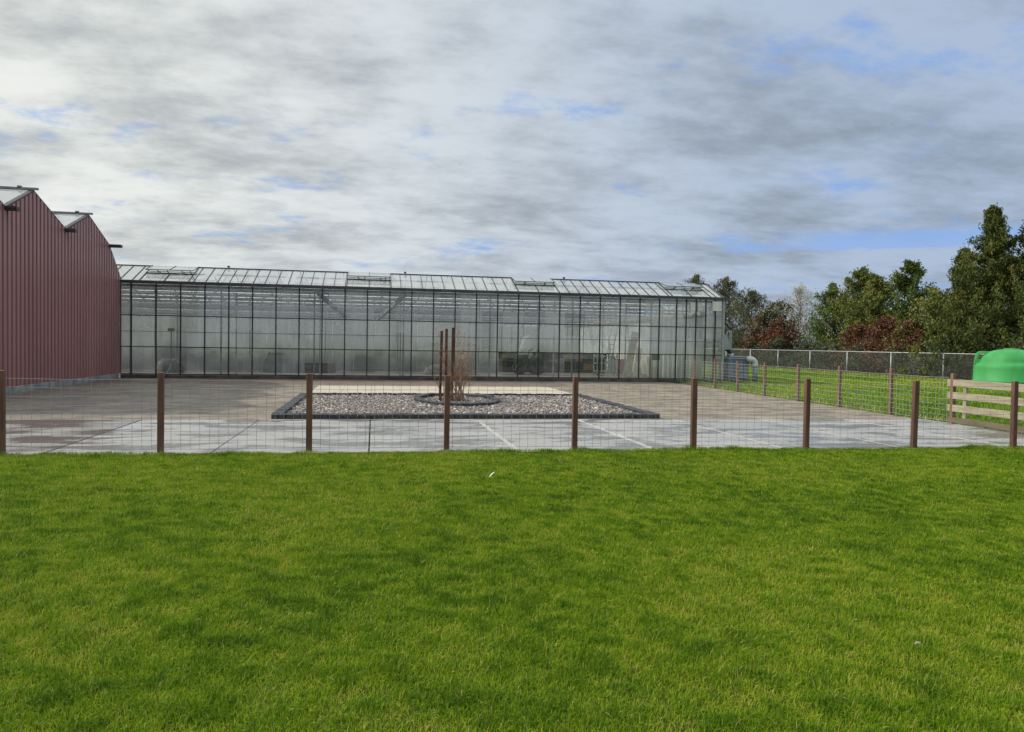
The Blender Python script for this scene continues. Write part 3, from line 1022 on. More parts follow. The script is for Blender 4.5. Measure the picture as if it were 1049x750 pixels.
for s in range(NS + 1):
    y0 = GY + s * SPAN
    b = MB()
    if s == 0:
        b.box(GX0, GX1 + 0.16, GY - 0.12, GY + 0.05, EAVE - 0.075, EAVE + 0.035)
        b.box(GX0, GX1 + 0.16, GY - 0.14, GY - 0.12, EAVE - 0.01, EAVE + 0.05)
        b.build('gutter', M['gutter'], gh)
        b = MB()
        b.box(GX0, GX1, GY + 0.06, GY + 0.12, EAVE - 0.2, EAVE - 0.09)
        b.build('eave_beam', M['galv_dark'], gh)
        continue
    b.box(GX0 - 14, GX1 - 0.02, y0 - 0.11, y0 + 0.11, EAVE - 0.09, EAVE + 0.02)
    b.build('gutter', M['galv_dark'], gh)
    if s < NS:
        b = MB()
        zt, zb = EAVE - 0.16, EAVE - 0.44
        b.box(GX0 - 14, GX1 - 0.03, y0 - 0.03, y0 + 0.03, zt - 0.02, zt + 0.02)
        b.box(GX0 - 14, GX1 - 0.03, y0 - 0.03, y0 + 0.03, zb - 0.02, zb + 0.02)
        x, up_ = GX0 - 14, True
        while x < GX1 - 0.7:
            b.bar((x, y0, zb if up_ else zt), (x + 0.62, y0, zt if up_ else zb), 0.025, 0.025)
            x, up_ = x + 0.62, not up_
        b.build('girder', M['galv_dark'], gh)
cols = [-9.6 + 0.0, -6.15, -2.45, 1.24, 4.97, 8.68, 12.35]
cmesh = None
for s in range(NS):
    for x in cols:
        y0 = GY + s * SPAN + (0.35 if s == 0 else 0.0)
        if cmesh is None:
            b = MB()
            b.box(-0.03, 0.03, -0.03, 0.03, 0, EAVE - 0.12)
            o = b.build('column', M['galv_dark'], None, loc=(0, 0, 0))
            o.parent = gh
            cmesh = o
        else:
            o = cmesh.copy()
            COL.objects.link(o)
        o.location = Vector((x, y0, 0)) - gh.location
b = MB()
for x in (-2.35, 1.3):
    s_ = 1 if x < 0 else -1
    b.bar((x, GY + 0.4, EAVE - 0.2), (x + s_ * 1.1, GY + 3.8, EAVE - 1.15), 0.10, 0.16)
b.build('wind_brace', M['galv_dark'], gh)
# tension rods and heating pipes hung under the roof
b = MB()
for s in range(1, NS):
    y0 = GY + s * SPAN - SPAN / 2
    for (dy, z, r) in ((-0.8, 3.1, 0.022), (-0.3, 3.32, 0.016), (0.5, 3.22, 0.025), (1.0, 2.95, 0.02)):
        b.tube([(GX0 - 14, y0 + dy, z), (GX1 - 0.2, y0 + dy, z)], r, 5, False)
    for x in (-8.3, -6.9, -4.1, -1.2, 0.3, 3.1, 6.0, 7.4, 10.2):
        b.bar((x, y0 - 0.8, 3.1), (x, y0 - 0.8, 4.3), 0.012, 0.012)
b.build('heating_pipes', M['galv'], gh)
b = MB()
b.quad((GX0 - 14, GY + 0.1, -0.01), (GX1, GY + 0.1, -0.01), (GX1, GY1, -0.01), (GX0 - 14, GY1, -0.01))
tag(b.build('greenhouse_floor', M['inside_floor']), kind='structure')
# white partition with a doorway, panel by panel
b = MB()
PY = 40.2
x = -17.36
while x < 5.6:
    zt = 2.78
    if -0.35 < x < 0.75:
        b.box(x + 0.008, x + 1.08, PY - 0.02, PY + 0.02, 1.2, zt)
        b.box(x - 0.2, x + 1.3, PY + 0.5, PY + 0.55, 0.02, 1.6)
    else:
        b.box(x + 0.008, x + 1.08, PY - 0.02, PY + 0.02, 0.02, zt)
    x += 1.09
b.build('partition_wall', M['screen'], gh)
b = MB()
b.box(-17.3, 6.2, PY - 0.04, PY + 0.04, 2.79, 2.86)
b.build('partition_frame', M['galv_dark'], gh)
# far pale partition on the right half
b = MB()
for k in range(9):
    b.box(5.7 + k * 1.05, 6.73 + k * 1.05, 54.5, 54.54, 0.9, 2.9)
b.build('far_partition', M['screen'], gh)
b = MB()
b.box(5.7, 15.2, 54.4, 54.5, 0.0, 0.9)
b.build('low_wall', M['dark_wood'], gh)
# rolled film screen along the right side
b = MB()
vs, fs = [], []
ny_ = 110
for i in range(ny_ + 1):
    y = GY + 0.5 + i * 0.23
    xw = 14.95 + 0.035 * math.sin(i * 2.1) + 0.02 * math.sin(i * 0.77)
    vs += [(xw, y, 0.03), (xw + 0.05, y, 3.05)]
for i in range(ny_):
    fs.append((2 * i, 2 * i + 1, 2 * i + 3, 2 * i + 2))
b.add(vs, fs)
b.build('film_screen', M['film'], gh)
b = MB()
b.tube([(14.93, GY + 0.45, 3.1), (14.93, 58.5, 3.1)], 0.13, 10)
b.build('screen_roller', M['roller'], gh, True)
# front film in the corner bay
b = MB()
vs, fs = [], []
for i in range(41):
    x = 12.6 + i * 0.06
    yw = GY + 1.1 + 0.04 * math.sin(i * 1.7) + 0.02 * math.sin(i * 0.6)
    vs += [(x, yw, 0.05), (x, yw + 0.03, 2.9)]
for i in range(40):
    fs.append((2 * i, 2 * i + 2, 2 * i + 3, 2 * i + 1))
b.add(vs, fs)
b.build('corner_film', M['film'], gh)
b = MB()
b.box(15.08, 15.52, GY - 0.16, GY - 0.04, 3.25, 3.68)
b.build('junction_box', M['white_box'], gh, bevel=0.015)
b = MB()
b.box(12.4, 12.75, GY + 0.2, GY + 0.34, 0.98, 1.24)
b.build('switch_box', M['dark_stuff'], gh, bevel=0.01)


# things kept inside the greenhouse
def heap(name, c, rx, ry, h, m, label, cat, seed):
    rg = np.random.default_rng(seed)
    n, k = 22, 9
    V, F = [], []
    for i in range(k):
        f = i / (k - 1)
        for j in range(n):
            a = 2 * math.pi * j / n
            w = 1 + 0.12 * math.sin(3 * a + seed) + 0.08 * math.sin(5 * a + 2 * seed) + 0.04 * rg.normal()
            rr = math.cos(f * math.pi / 2 * 0.97) ** 0.7 * w
            V.append((c[0] + rx * rr * math.cos(a), c[1] + ry * rr * math.sin(a), h * math.sin(f * math.pi / 2) * (1 + 0.05 * rg.normal())))
    for i in range(k - 1):
        for j in range(n):
            F.append((i * n + j, i * n + (j + 1) % n, (i + 1) * n + (j + 1) % n, (i + 1) * n + j))
    F.append(tuple((k - 1) * n + j for j in range(n)))
    b = MB().add(V, F)
    tag(b.build(name, m, None, True, loc=(c[0], c[1], 0)), label, cat)


heap('covered_heap', (-9.5, 38.0), 0.62, 0.5, 0.62, M['tarp'], 'low dark heap behind the glass next to the red wall', 'heap', 1)
heap('covered_machine', (-4.75, 39.2), 0.72, 0.5, 0.95, M['tarp'], 'rounded dark covered machine standing before the white partition', 'machine', 2)
t = thing('work_light', (-8.95, 36.2, 0), 'thin T-shaped light stand behind the leftmost panes', 'lamp stand')
MB().tube([(-8.95, 36.2, 0.05), (-8.95, 36.2, 1.95)], 0.022, 6).build('pole', M['lamp_grey'], t)
MB().box(-9.08, -8.82, 36.1, 36.28, 1.92, 2.05).build('lamp_head', M['lamp_grey'], t, bevel=0.01)
b = MB()
for k in range(3):
    a = k * 2.09 + 0.3
    b.tube([(-8.95, 36.2, 0.4), (-8.95 + 0.4 * math.cos(a), 36.2 + 0.4 * math.sin(a), 0.0)], 0.014, 5)
b.build('tripod', M['lamp_grey'], t)
t = thing('pallet_stack', (-3.1, 39.2, 0), 'low dark stack of flat trays in front of the partition', 'pallets')
for k in range(4):
    b = MB()
    for j in range(3):
        b.box(-4.1, -1.9, 38.75 + j * 0.38, 38.85 + j * 0.38, 0.02 + k * 0.12, 0.09 + k * 0.12)
    for j in range(6):
        b.box(-4.1, -1.9, 38.72 + j * 0.165, 38.84 + j * 0.165, 0.092 + k * 0.12, 0.115 + k * 0.12)
    b.build('tray', M['dark_wood'], t)
heap('soil_heap', (3.9, 38.6), 1.25, 0.6, 0.55, M['tarp'], 'pointed grey heap behind the glass left of the rusty posts', 'heap', 5)


def tractor():
    cx, cy = 8.2, 39.6
    t = thing('machine', (cx, cy, 0), 'dark small tractor parked among the clutter inside the greenhouse', 'tractor')
    b = MB()
    b.box(cx - 0.8, cx + 0.5, cy - 0.3, cy + 0.3, 0.45, 0.85)
    b.box(cx - 0.75, cx - 0.1, cy - 0.28, cy + 0.28, 0.85, 1.05)
    b.build('body', M['dark_stuff'], t, bevel=0.04)
    b = MB()
    b.box(cx + 0.1, cx + 0.5, cy - 0.25, cy + 0.25, 0.86, 0.95)
    b.box(cx + 0.42, cx + 0.5, cy - 0.25, cy + 0.25, 0.95, 1.35)
    b.build('seat', M['dark_stuff'], t, bevel=0.03)
    for (wx_, r) in ((-0.55, 0.3), (0.35, 0.46)):
        for sy in (-1, 1):
            b = MB()
            pr = [(-0.10, r * 0.5), (-0.1, r * 0.92), (-0.06, r), (0.06, r), (0.1, r * 0.92), (0.1, r * 0.5)]
            vs, fs = [], []
            N = 20
            for (yy, rr) in pr:
                for k in range(N):
                    a = 2 * math.pi * k / N
                    vs.append((cx + wx_ + rr * math.cos(a), cy + sy * 0.45 + yy, r + rr * math.sin(a)))
            for i in range(len(pr) - 1):
                for k in range(N):
                    fs.append((i * N + k, i * N + (k + 1) % N, (i + 1) * N + (k + 1) % N, (i + 1) * N + k))
            fs += [tuple(range(N)), tuple((len(pr) - 1) * N + k for k in range(N))[::-1]]
            b.add(vs, fs)
            b.build('wheel', M['tank_dark'], t)
    b = MB()
    b.tube([(cx - 0.1, cy, 1.0), (cx + 0.05, cy, 1.3)], 0.02, 6)
    b.tube([(cx + 0.05 + 0.17 * math.cos(a) * 0.6, cy + 0.17 * math.sin(a), 1.3 + 0.06 * math.cos(a)) for a in [k * 6.283 / 12 for k in range(13)]], 0.015, 5)
    b.build('steering_wheel', M['dark_stuff'], t)


tractor()
b = MB()
b.add([(7.75, 41.2, 0.6), (8.75, 41.2, 0.6), (8.65, 41.3, 2.15), (8.2, 41.3, 2.0), (7.75, 41.25, 0.6), (7.75, 41.45, 0.6), (8.75, 41.45, 0.6), (8.65, 41.4, 2.15), (8.2, 41.4, 2.0)],
      [(0, 1, 2, 3), (5, 8, 7, 6), (0, 3, 8, 5), (3, 2, 7, 8), (2, 1, 6, 7), (0, 5, 6, 1)])
tag(b.build('dust_sheet', M['film'], loc=(8.2, 41.3, 0.6)), 'white sheet hanging in a slanted triangle behind the tractor', 'sheet')
# long dark shelving with cartons behind it
t = thing('shelf_rack', (8.8, 42.6, 0), 'long low dark shelf rack along the middle of the greenhouse', 'shelf rack')
for z in (0.12, 0.62, 1.1):
    b = MB()
    b.box(5.3, 13.6, 42.4, 43.1, z, z + 0.05)
    b.build('shelf', M['dark_wood'], t)
for x in (5.35, 7.4, 9.45, 11.5, 13.5):
    for y in (42.42, 43.05):
        MB().box(x - 0.035, x + 0.035, y - 0.03, y + 0.03, 0.0, 1.16).build('upright', M['dark_wood'], t)
MB().box(5.3, 13.6, 43.12, 43.16, 0.0, 1.16).build('back_panel', M['dark_stuff'], t)
rg = random.Random(21)
cart = None
spots = [(9.3, 42.7, 0.67), (11.05, 42.65, 0.67), (11.7, 42.7, 0.67), (12.3, 42.7, 0.17), (5.9, 42.7, 0.17), (7.3, 42.7, 0.67)]
clab = ['narrow brown carton on the rack just right of the tractor', 'wide brown carton on the middle shelf behind the metal trolley',
        'brown carton on the middle shelf right of the wide carton', 'brown carton on the bottom shelf left of the red bin',
        'brown carton on the bottom shelf at the left end of the rack', 'brown carton on the middle shelf left of the tractor']
for (x, y, z), lb in zip(spots, clab):
    w, h = rg.uniform(0.42, 0.6), rg.uniform(0.33, 0.42)
    t = thing('carton', (x, y, z), lb, 'box', 'cartons on the shelf rack')
    MB().box(x - w / 2, x + w / 2, y - 0.22, y + 0.22, z + 0.001, z + h).build('body', M['cardboard'], t, bevel=0.006)
    MB().box(x - w / 2 - 0.004, x + w / 2 + 0.004, y - 0.03, y + 0.03, z + h - 0.09, z + h + 0.003).build('tape', M['board'], t)
# trolley
t = thing('trolley', (12.25, 39.2, 0), 'grey metal plant trolley with three shelves left of the red bin', 'trolley')
for (x, y) in ((11.75, 38.9), (12.85, 38.9), (11.75, 39.5), (12.85, 39.5)):
    MB().box(x - 0.03, x + 0.03, y - 0.03, y + 0.03, 0.12, 1.22).build('upright', M['galv'], t)
    MB().tube([(x - 0.02, y, 0.07), (x + 0.02, y, 0.07)], 0.07, 10).build('wheel', M['tank_dark'], t)
for z in (0.2, 0.62, 1.0):
    MB().box(11.75, 12.85, 38.9, 39.5, z, z + 0.045).build('shelf', M['galv'], t)
# red bin
t = thing('red_bin', (14.1, 41.5, 0), 'dull red upright bin standing beside the leaning boards', 'bin')
b = MB()
w0, w1 = 0.26, 0.33
b.add([(14.1 + sx * w, 41.5 + sy * w, z) for (w, z) in ((w0, 0.03), (w1, 0.78)) for (sx, sy) in ((-1, -1), (1, -1), (1, 1), (-1, 1))],
      [(0, 3, 2, 1), (4, 5, 6, 7), (0, 1, 5, 4), (1, 2, 6, 5), (2, 3, 7, 6), (3, 0, 4, 7)])
b.build('body', M['red_box'], t, bevel=0.03)
MB().box(13.74, 14.46, 41.14, 41.86, 0.785, 0.84).build('lid', M['red_box'], t, bevel=0.02)
# gas bottle style dark cylinder and ladder
t = thing('drum', (13.55, 41.6, 0), 'black upright drum squeezed between the trolley and the red bin', 'drum')
MB().lathe([(0.2, 0.0), (0.22, 0.05), (0.22, 0.8), (0.2, 0.88), (0.08, 0.98)], (13.55, 41.9, 0), 20).build('body', M['dark_stuff'], t, True)
MB().tube([(13.55, 41.9, 0.95), (13.55, 41.9, 1.1)], 0.05, 8).build('cap', M['dark_stuff'], t)
for i, (x0, y0, x1, y1, z1, w, lb) in enumerate(((13.05, 37.9, 13.75, 38.6, 2.35, 0.42, 'tallest pale board leaning behind the glass near the corner'),
                                                 (13.45, 37.6, 13.95, 38.5, 1.5, 0.30, 'shorter pale board leaning in front of the tall board'),
                                                 (14.15, 37.5, 14.4, 38.3, 1.05, 0.22, 'shortest narrow pale board leaning at the right of its two taller neighbours'))):
    b = MB()
    b.bar((x0, y0, 0.0), (x1, y1, z1), w, 0.03, up=(0, -1, 0.4))
    tag(b.build('leaning_board', M['board'], loc=(x0, y0, 0)), lb, 'board', 'pale boards leaning inside the greenhouse')
t = thing('ladder', (13.9, 43.6, 0), 'grey ladder leaning upright behind the red bin', 'ladder')
for dx in (0, 0.35):
    MB().bar((13.6 + dx, 43.6, 0), (14.2 + dx, 44.2, 2.6), 0.05, 0.03).build('rail', M['galv_dark'], t)
b = MB()
for k in range(1, 9):
    f = k / 9.3
    b.bar((13.6 + 0.6 * f, 43.6 + 0.6 * f, 2.6 * f), (13.95 + 0.6 * f, 43.6 + 0.6 * f, 2.6 * f), 0.03, 0.03)
b.build('rungs', M['galv_dark'], t)

# ------------------------------------------------------------------ outside the greenhouse corner
t = thing('water_tank', (16.6, 32.9, 0), 'blue grey plastic water tank at the right corner of the greenhouse', 'water tank')
x0, x1, y0, y1 = 16.0, 17.05, 32.35, 33.4
MB().box(x0, x1, y0, y1, 0.16, 1.16).build('body', M['ibc_blue'], t, bevel=0.09)
b = MB()
for z in (0.2, 0.48, 0.78, 1.08):
    for (p, q) in (((x0 - .02, y0 - .02), (x1 + .02, y0 - .02)), ((x1 + .02, y0 - .02), (x1 + .02, y1 + .02)), ((x1 + .02, y1 + .02), (x0 - .02, y1 + .02)), ((x0 - .02, y1 + .02), (x0 - .02, y0 - .02))):
        b.bar((p[0], p[1], z), (q[0], q[1], z), 0.02)
for k in range(5):
    xx = x0 + (x1 - x0) * (0.06 + 0.22 * k)
    for yy in (y0 - 0.03, y1 + 0.03):
        b.bar((xx, yy, 0.15), (xx, yy, 1.1), 0.018)
b.build('cage', M['pipe_blue'], t)
MB().box(x0 - 0.03, x1 + 0.03, y0 - 0.03, y1 + 0.03, 0.0, 0.14).build('pallet', M['dark_wood'], t)
MB().box(x0 + 0.1, x1 - 0.05, y0 + 0.05, y1 - 0.05, 1.163, 1.215).build('lid_plate', M['hood'], t, bevel=0.02)
MB().lathe([(0.16, 0.0), (0.16, 0.08), (0.10, 0.15), (0.04, 0.17)], (16.3, 32.75, 1.215), 18).build('filler_cap', M['pipe_white'], t, True)
t = thing('elbow_pipe', (17.2, 32.4, 0), 'standing blue grey pipe with a white elbow beside the water tank', 'pipe')
MB().tube([(17.27, 32.2, 0.0), (17.27, 32.2, 0.78)], 0.115, 14).build('standpipe', M['pipe_blue'], t, True)
pts = [(17.27, 32.2, 0.74)] + [(17.27 - 0.27 + 0.27 * math.cos(a), 32.2, 0.85 + 0.24 * math.sin(a)) for a in [k * math.pi / 2 / 7 for k in range(8)]] + [(16.86, 32.2, 1.09)]
MB().tube(pts, 0.135, 14).build('elbow', M['pipe_white'], t, True)
t = thing('rain_hopper', (15.9, 32.5, 1.4), 'grey sheet metal hopper hanging on the greenhouse corner above the tank', 'hopper')
b = MB()
b.add([(15.74, 32.25, 2.2), (15.74, 32.85, 2.2), (15.74, 32.25, 1.5), (15.74, 32.85, 1.5), (16.22, 32.35, 1.52), (16.22, 32.75, 1.52), (15.86, 32.25, 2.2), (15.86, 32.85, 2.2)],
      [(0, 6, 7, 1), (6, 4, 5, 7), (0, 2, 4, 6), (1, 7, 5, 3), (2, 3, 5, 4), (0, 1, 3, 2)])
b.build('hood', M['hood'], t)
MB().tube([(16.02, 32.5, 1.52), (16.3, 32.72, 1.36)], 0.10, 10).build('spout', M['dark_stuff'], t)
t = thing('drain_pipe', (16.66, 33.0, 0), 'thin grey bent drain pipe from the greenhouse gutter down behind the tank', 'pipe')
MB().tube([(15.75, 33.0, 3.15), (16.55, 33.45, 2.56), (16.68, 33.5, 2.44)], 0.035, 8).build('arm', M['dark_stuff'], t)
MB().tube([(16.68, 33.5, 2.5), (16.68, 33.5, 0.0)], 0.055, 8).build('downpipe', M['hood'], t)
MB().lathe([(0.07, 0), (0.075, 0.05), (0.06, 0.12), (0.02, 0.14)], (16.68, 33.5, 2.45), 10).build('cap', M['dark_stuff'], t)


# ------------------------------------------------------------------ green tank
def green_tank():
    cx, cy, R0 = 26.22, 27.35, 1.36
    t = thing('plastic_tank', (cx, cy, 0), 'large bright green domed plastic tank on the grass behind the gate', 'tank')
    prof_ = [(R0 - 0.03, -0.02), (R0 + 0.02, 0.04), (R0 + 0.01, 0.35), (R0 + 0.03, 0.38), (R0 + 0.03, 0.42), (R0, 0.45), (R0 - 0.015, 0.92), (R0 - 0.04, 1.04),
             (R0 - 0.09, 1.11), (R0 - 0.16, 1.145), (R0 - 0.22, 1.165)]
    for k in range(1, 11):
        a = k / 10 * math.pi / 2
        prof_.append((1.13 * math.cos(a) ** 0.72 if k < 10 else 0.22, 1.17 + 0.57 * math.sin(a) ** 1.05))
    MB().lathe(prof_, (cx, cy, 0), 72).build('body', M['tank_green'], t, True)
    MB().lathe([(0.30, 0.0), (0.30, 0.03), (0.27, 0.045), (0.05, 0.05)], (cx, cy, 1.722), 28).build('lid', M['tank_green'], t, True)
    for ang in (R(142), R(-38)):
        ca, sa = math.cos(ang), math.sin(ang)
        th = 0.17

        def P(r, w, z):
            return (cx + ca * r - sa * w, cy + sa * r + ca * w, z)
        outer = [(1.34, 0.95), (1.32, 1.25), (1.28, 1.50), (1.22, 1.60), (1.12, 1.64), (0.78, 1.635), (0.68, 1.62), (0.60, 1.5), (0.60, 1.25), (0.60, 0.95)]
        inner = [(1.19, 1.29), (1.20, 1.35), (1.19, 1.44), (1.15, 1.50), (1.09, 1.52), (0.94, 1.52), (0.89, 1.49), (0.87, 1.43), (0.88, 1.33), (0.92, 1.28)]
        n = len(outer)
        vs = []
        for w in (-th, th):
            vs += [P(r, w * (1.0 if z < 1.5 else 0.85), z) for r, z in outer] + [P(r, w, z) for r, z in inner]
        fs = []
        for k in range(n):
            k2 = (k + 1) % n
            fs.append((k, k2, n + k2, n + k))
            fs.append((2 * n + k, 3 * n + k, 3 * n + k2, 2 * n + k2))
            fs.append((k, 2 * n + k, 2 * n + k2, k2))
            fs.append((n + k, n + k2, 3 * n + k2, 3 * n + k))
        MB().add(vs, fs).build('lifting_lug', M['tank_green'], t, bevel=0.025)


green_tank()


# ------------------------------------------------------------------ trees
def leaf_cloud(cent, N, spread, size, aspect, upsweep, rg):
    """Small leaf-sized faces scattered about the given clump centres; returns V (3 per leaf), F, clump index."""
    idx = rg.integers(0, len(cent), N)
    p = cent[idx, :3] + rg.normal(0, 1, (N, 3)) * spread * cent[idx, 3:4]
    d = rg.normal(0, 1, (N, 3))
    d[:, 2] += upsweep
    d /= np.linalg.norm(d, axis=1, keepdims=True)
    s = np.cross(d, rg.normal(0, 1, (N, 3)))
    s /= np.linalg.norm(s, axis=1, keepdims=True)
    L = size * rg.uniform(0.6, 1.4, (N, 1))
    W = L * aspect
    a, b, c, e = p - d * L * .5, p + s * W * .5, p + d * L * .5, p - s * W * .5
    V = np.stack([a, b, c, e], 1).reshape(-1, 3)
    F = np.arange(4 * N).reshape(-1, 4)
    return V, F, idx


LEAF = {
    'conifer': mat_attr('conifer_leaf', [(0, (0.030, 0.048, 0.012)), (0.5, (0.088, 0.118, 0.024)), (0.8, (0.160, 0.170, 0.038)), (1, (0.230, 0.175, 0.058))], 0.7, 0.25),
    'green': mat_attr('green_leaf', [(0, (0.033, 0.060, 0.015)), (0.5, (0.093, 0.150, 0.027)), (0.85, (0.188, 0.225, 0.042)), (1, (0.255, 0.240, 0.060))], 0.65, 0.22),
    'yellow': mat_attr('yellow_green_leaf', [(0, (0.048, 0.069, 0.017)), (0.5, (0.135, 0.173, 0.036)), (0.85, (0.247, 0.247, 0.054)), (1, (0.285, 0.225, 0.075))], 0.65, 0.22),
    'red': mat_attr('copper_leaf', [(0, (0.060, 0.027, 0.018)), (0.5, (0.158, 0.066, 0.035)), (1, (0.255, 0.123, 0.060))], 0.7, 0.18),
    'olive': mat_attr('olive_leaf', [(0, (0.045, 0.054, 0.026)), (0.5, (0.115, 0.122, 0.058)), (1, (0.20, 0.185, 0.10))], 0.7, 0.25),
    'silver': mat_attr('silver_leaf', [(0, (0.210, 0.225, 0.180)), (0.5, (0.450, 0.450, 0.390)), (1, (0.630, 0.615, 0.540))], 0.7, 0.2),
    'bramble': mat_attr('bramble_leaf', [(0, (0.030, 0.042, 0.021)), (0.5, (0.075, 0.096, 0.045)), (1, (0.195, 0.195, 0.135))], 0.75, 0.15),
}


def tree(name, label, cat, group, x, y, h, rad, kind, prof_, N, seed, base=0.05, leaf=0.2, clump=0.5, ncl=90, lean=0.0, bark='bark', spread=0.42, ups=0.5, aspect=0.45):
    """Tapered trunk with limbs, and a crown of leaf clumps carried by the limbs. prof_(f) gives the relative crown radius at height f."""
    rg = np.random.default_rng(seed)
    t = thing(name, (x, y, 0), label, cat, group)
    b = MB()
    tr = [(x + 0.06 * rg.normal(), y + 0.06 * rg.normal(), h * 0.93 * k / 7) for k in range(8)]
    tr[0] = (x, y, -0.1)
    r0_ = 0.024 * h + 0.03
    b.tube(tr, [r0_ * (1 - 0.9 * k / 7) for k in range(8)], 8)
    cent = []
    for k in range(ncl):
        f = base + (1 - base) * (k + rg.uniform(0, 1)) / ncl
        f = min(f, 0.995)
        rr = rad * prof_(f) * (rg.uniform(0.5, 1.22) if ups > 0.55 else rg.uniform(0.68, 1.15))
        a = rg.uniform(0, 6.283)
        zt = h * f
        z0 = max(0.1, zt - rr * rg.uniform(0.35, 0.8))
        tip = np.array((x + rr * math.cos(a), y + rr * math.sin(a), zt))
        st = np.array((x, y, z0))
        if k % 2 == 0:
            mid = st * 0.5 + tip * 0.5 + np.array((0, 0, -0.08 * rr))
            b.tube([tuple(st), tuple(mid), tuple(tip)], [0.3 * r0_ * (1 - 0.7 * f) + 0.008, 0.2 * r0_ * (1 - .7 * f) + 0.006, 0.005], 4, False)
        for q in np.linspace(0.25, 1.0, 4):
            c = st * (1 - q) + tip * q + rg.normal(0, 0.10, 3) * clump
            cent.append((c[0], c[1], c[2], clump * (0.75 + 0.4 * rg.random()) * (0.55 + 0.45 * (1 - f ** 3)), k))
    b.build('trunk', M[bark], t, True)
    cent = np.array(cent)
    V, F, idx = leaf_cloud(cent, N, spread, leaf, aspect, ups, rg)
    V[:, 2] = np.maximum(V[:, 2], 0.02)
    cl_t = rg.uniform(0.2, 0.75, ncl)[cent[idx, 4].astype(int)]
    tint = np.clip(cl_t + rg.normal(0, 0.16, N), 0, 1)
    numpy_mesh('crown', V, F, LEAF[kind], np.repeat(tint, 4), t)
    return t


cone = lambda f: 0.92 * (1 - f) ** 1.05 + 0.10 * (1 - f) ** 0.3 + 0.01
egg = lambda f: max(0.05, math.sin(math.pi * min(1, (0.10 + 0.9 * f)) ** 1.15)) ** 0.7 if f < 1 else 0.05
col_ = lambda f: 0.5 + 0.5 * math.sin(math.pi * f ** 0.8) if f < 0.72 else max(0.06, (1 - f) / 0.28) ** 0.65 * 0.9
dome = lambda f: max(0.08, math.sqrt(max(0.0, 1 - f ** 2.2)))

G = 'trees behind the chain link fence'
tree('conifer', 'tallest dark conifer with a pointed top above the green tank', 'tree', G, 34.0, 37.0, 9.6, 4.2, 'conifer', cone, 56000, 101, 0.03, 0.2, 0.36, 240, ups=1.1, aspect=0.3)
tree('conifer', 'dark conifer at the right edge of the picture', 'tree', G, 35.3, 35.5, 9.2, 3.9, 'conifer', cone, 44000, 102, 0.03, 0.2, 0.38, 190, ups=1.1, aspect=0.3)
tree('conifer', 'lower bushy conifer leaning on the left flank of the tallest one', 'tree', G, 35.0, 40.2, 7.7, 2.5, 'conifer', cone, 34000, 103, 0.03, 0.18, 0.45, 120, ups=0.9, aspect=0.32)
tree('conifer', 'yellow green feathery conifer with a low broad top left of the tallest one', 'tree', G, 34.4, 41.8, 5.4, 2.4, 'yellow', dome, 20000, 104, 0.02, 0.17, 0.5, 90, ups=0.6)
tree('leafy_tree', 'dark green round topped tree, highest of the middle group', 'tree', G, 36.12, 46.09, 7.64, 2.15, 'green', col_, 21000, 105, 0.08, 0.18, 0.48, 90)
tree('leafy_tree', 'yellowish slim tree between the two taller middle trees', 'tree', G, 35.28, 48.62, 6.85, 1.9, 'yellow', col_, 17000, 106, 0.06, 0.17, 0.42, 80)
tree('leafy_tree', 'broad sunlit green tree left of the slim yellowish one', 'tree', G, 35.91, 51.34, 7.64, 2.4, 'yellow', col_, 22000, 107, 0.05, 0.18, 0.5, 100)
tree('leafy_tree', 'dark green tree at the left end of the middle group', 'tree', G, 36.33, 55.23, 6.80, 2.2, 'green', col_, 18000, 108, 0.05, 0.19, 0.5, 80)
tree('silver_tree', 'thin almost leafless silvery tree behind the copper hedge', 'tree', G, 36.2, 60.0, 7.0, 3.4, 'silver', egg, 11000, 109, 0.2, 0.16, 0.6, 150, bark='bark_pale', ups=1.6, aspect=0.25)
tree('silver_tree', 'second thinner silvery tree nearer to the middle group', 'tree', G, 36.2, 55.8, 6.3, 2.4, 'silver', egg, 6000, 110, 0.2, 0.16, 0.6, 110, bark='bark_pale', ups=1.6, aspect=0.25)
tree('leafy_tree', 'tall olive tree just right of the greenhouse roof end', 'tree', G, 34.0, 69.6, 8.4, 3.2, 'olive', egg, 19000, 111, 0.05, 0.24, 0.5, 150, ups=1.7, aspect=0.22)
tree('leafy_tree', 'olive tree showing its top over the greenhouse ridge', 'tree', G, 33.5, 75.5, 9.2, 2.9, 'olive', egg, 13000, 112, 0.05, 0.24, 0.5, 130, ups=1.7, aspect=0.22)
tree('leafy_tree', 'olive tree with a rounded top between the tall olive and the silvery trees', 'tree', G, 34.4, 65.0, 6.8, 3.2, 'olive', egg, 17000, 113, 0.05, 0.23, 0.5, 140, ups=1.7, aspect=0.22)
tree('leafy_tree', 'low dark olive tree behind the copper beech shrubs', 'tree', G, 35.2, 61.6, 5.6, 3.0, 'olive', dome, 14000, 114, 0.05, 0.24, 0.6, 80)
G2 = 'copper leaved shrubs behind the chain link fence'
for (x, y, h, r, s, lb) in ((33.73, 61.73, 4.2, 2.0, 201, 'copper brown beech shrub farthest along the fence, beside the olive trees'),
                            (33.52, 58.25, 4.0, 1.8, 202, 'copper brown beech shrub under the silvery trees'),
                            (33.42, 42.31, 3.5, 1.5, 205, 'rust coloured shrub nearest to the feathery yellow green conifer'),
                            (33.32, 44.66, 3.75, 1.75, 203, 'bright rust coloured shrub below the round topped tree'),
                            (33.42, 47.73, 3.3, 1.8, 204, 'dull brown shrub below the slim yellowish tree')):
    tree('copper_shrub', lb, 'shrub', G2, x, y, h, r, 'red', dome, 9000, s, 0.02, 0.16, 0.45, 70)
G3 = 'undergrowth shrubs along the chain link fence'
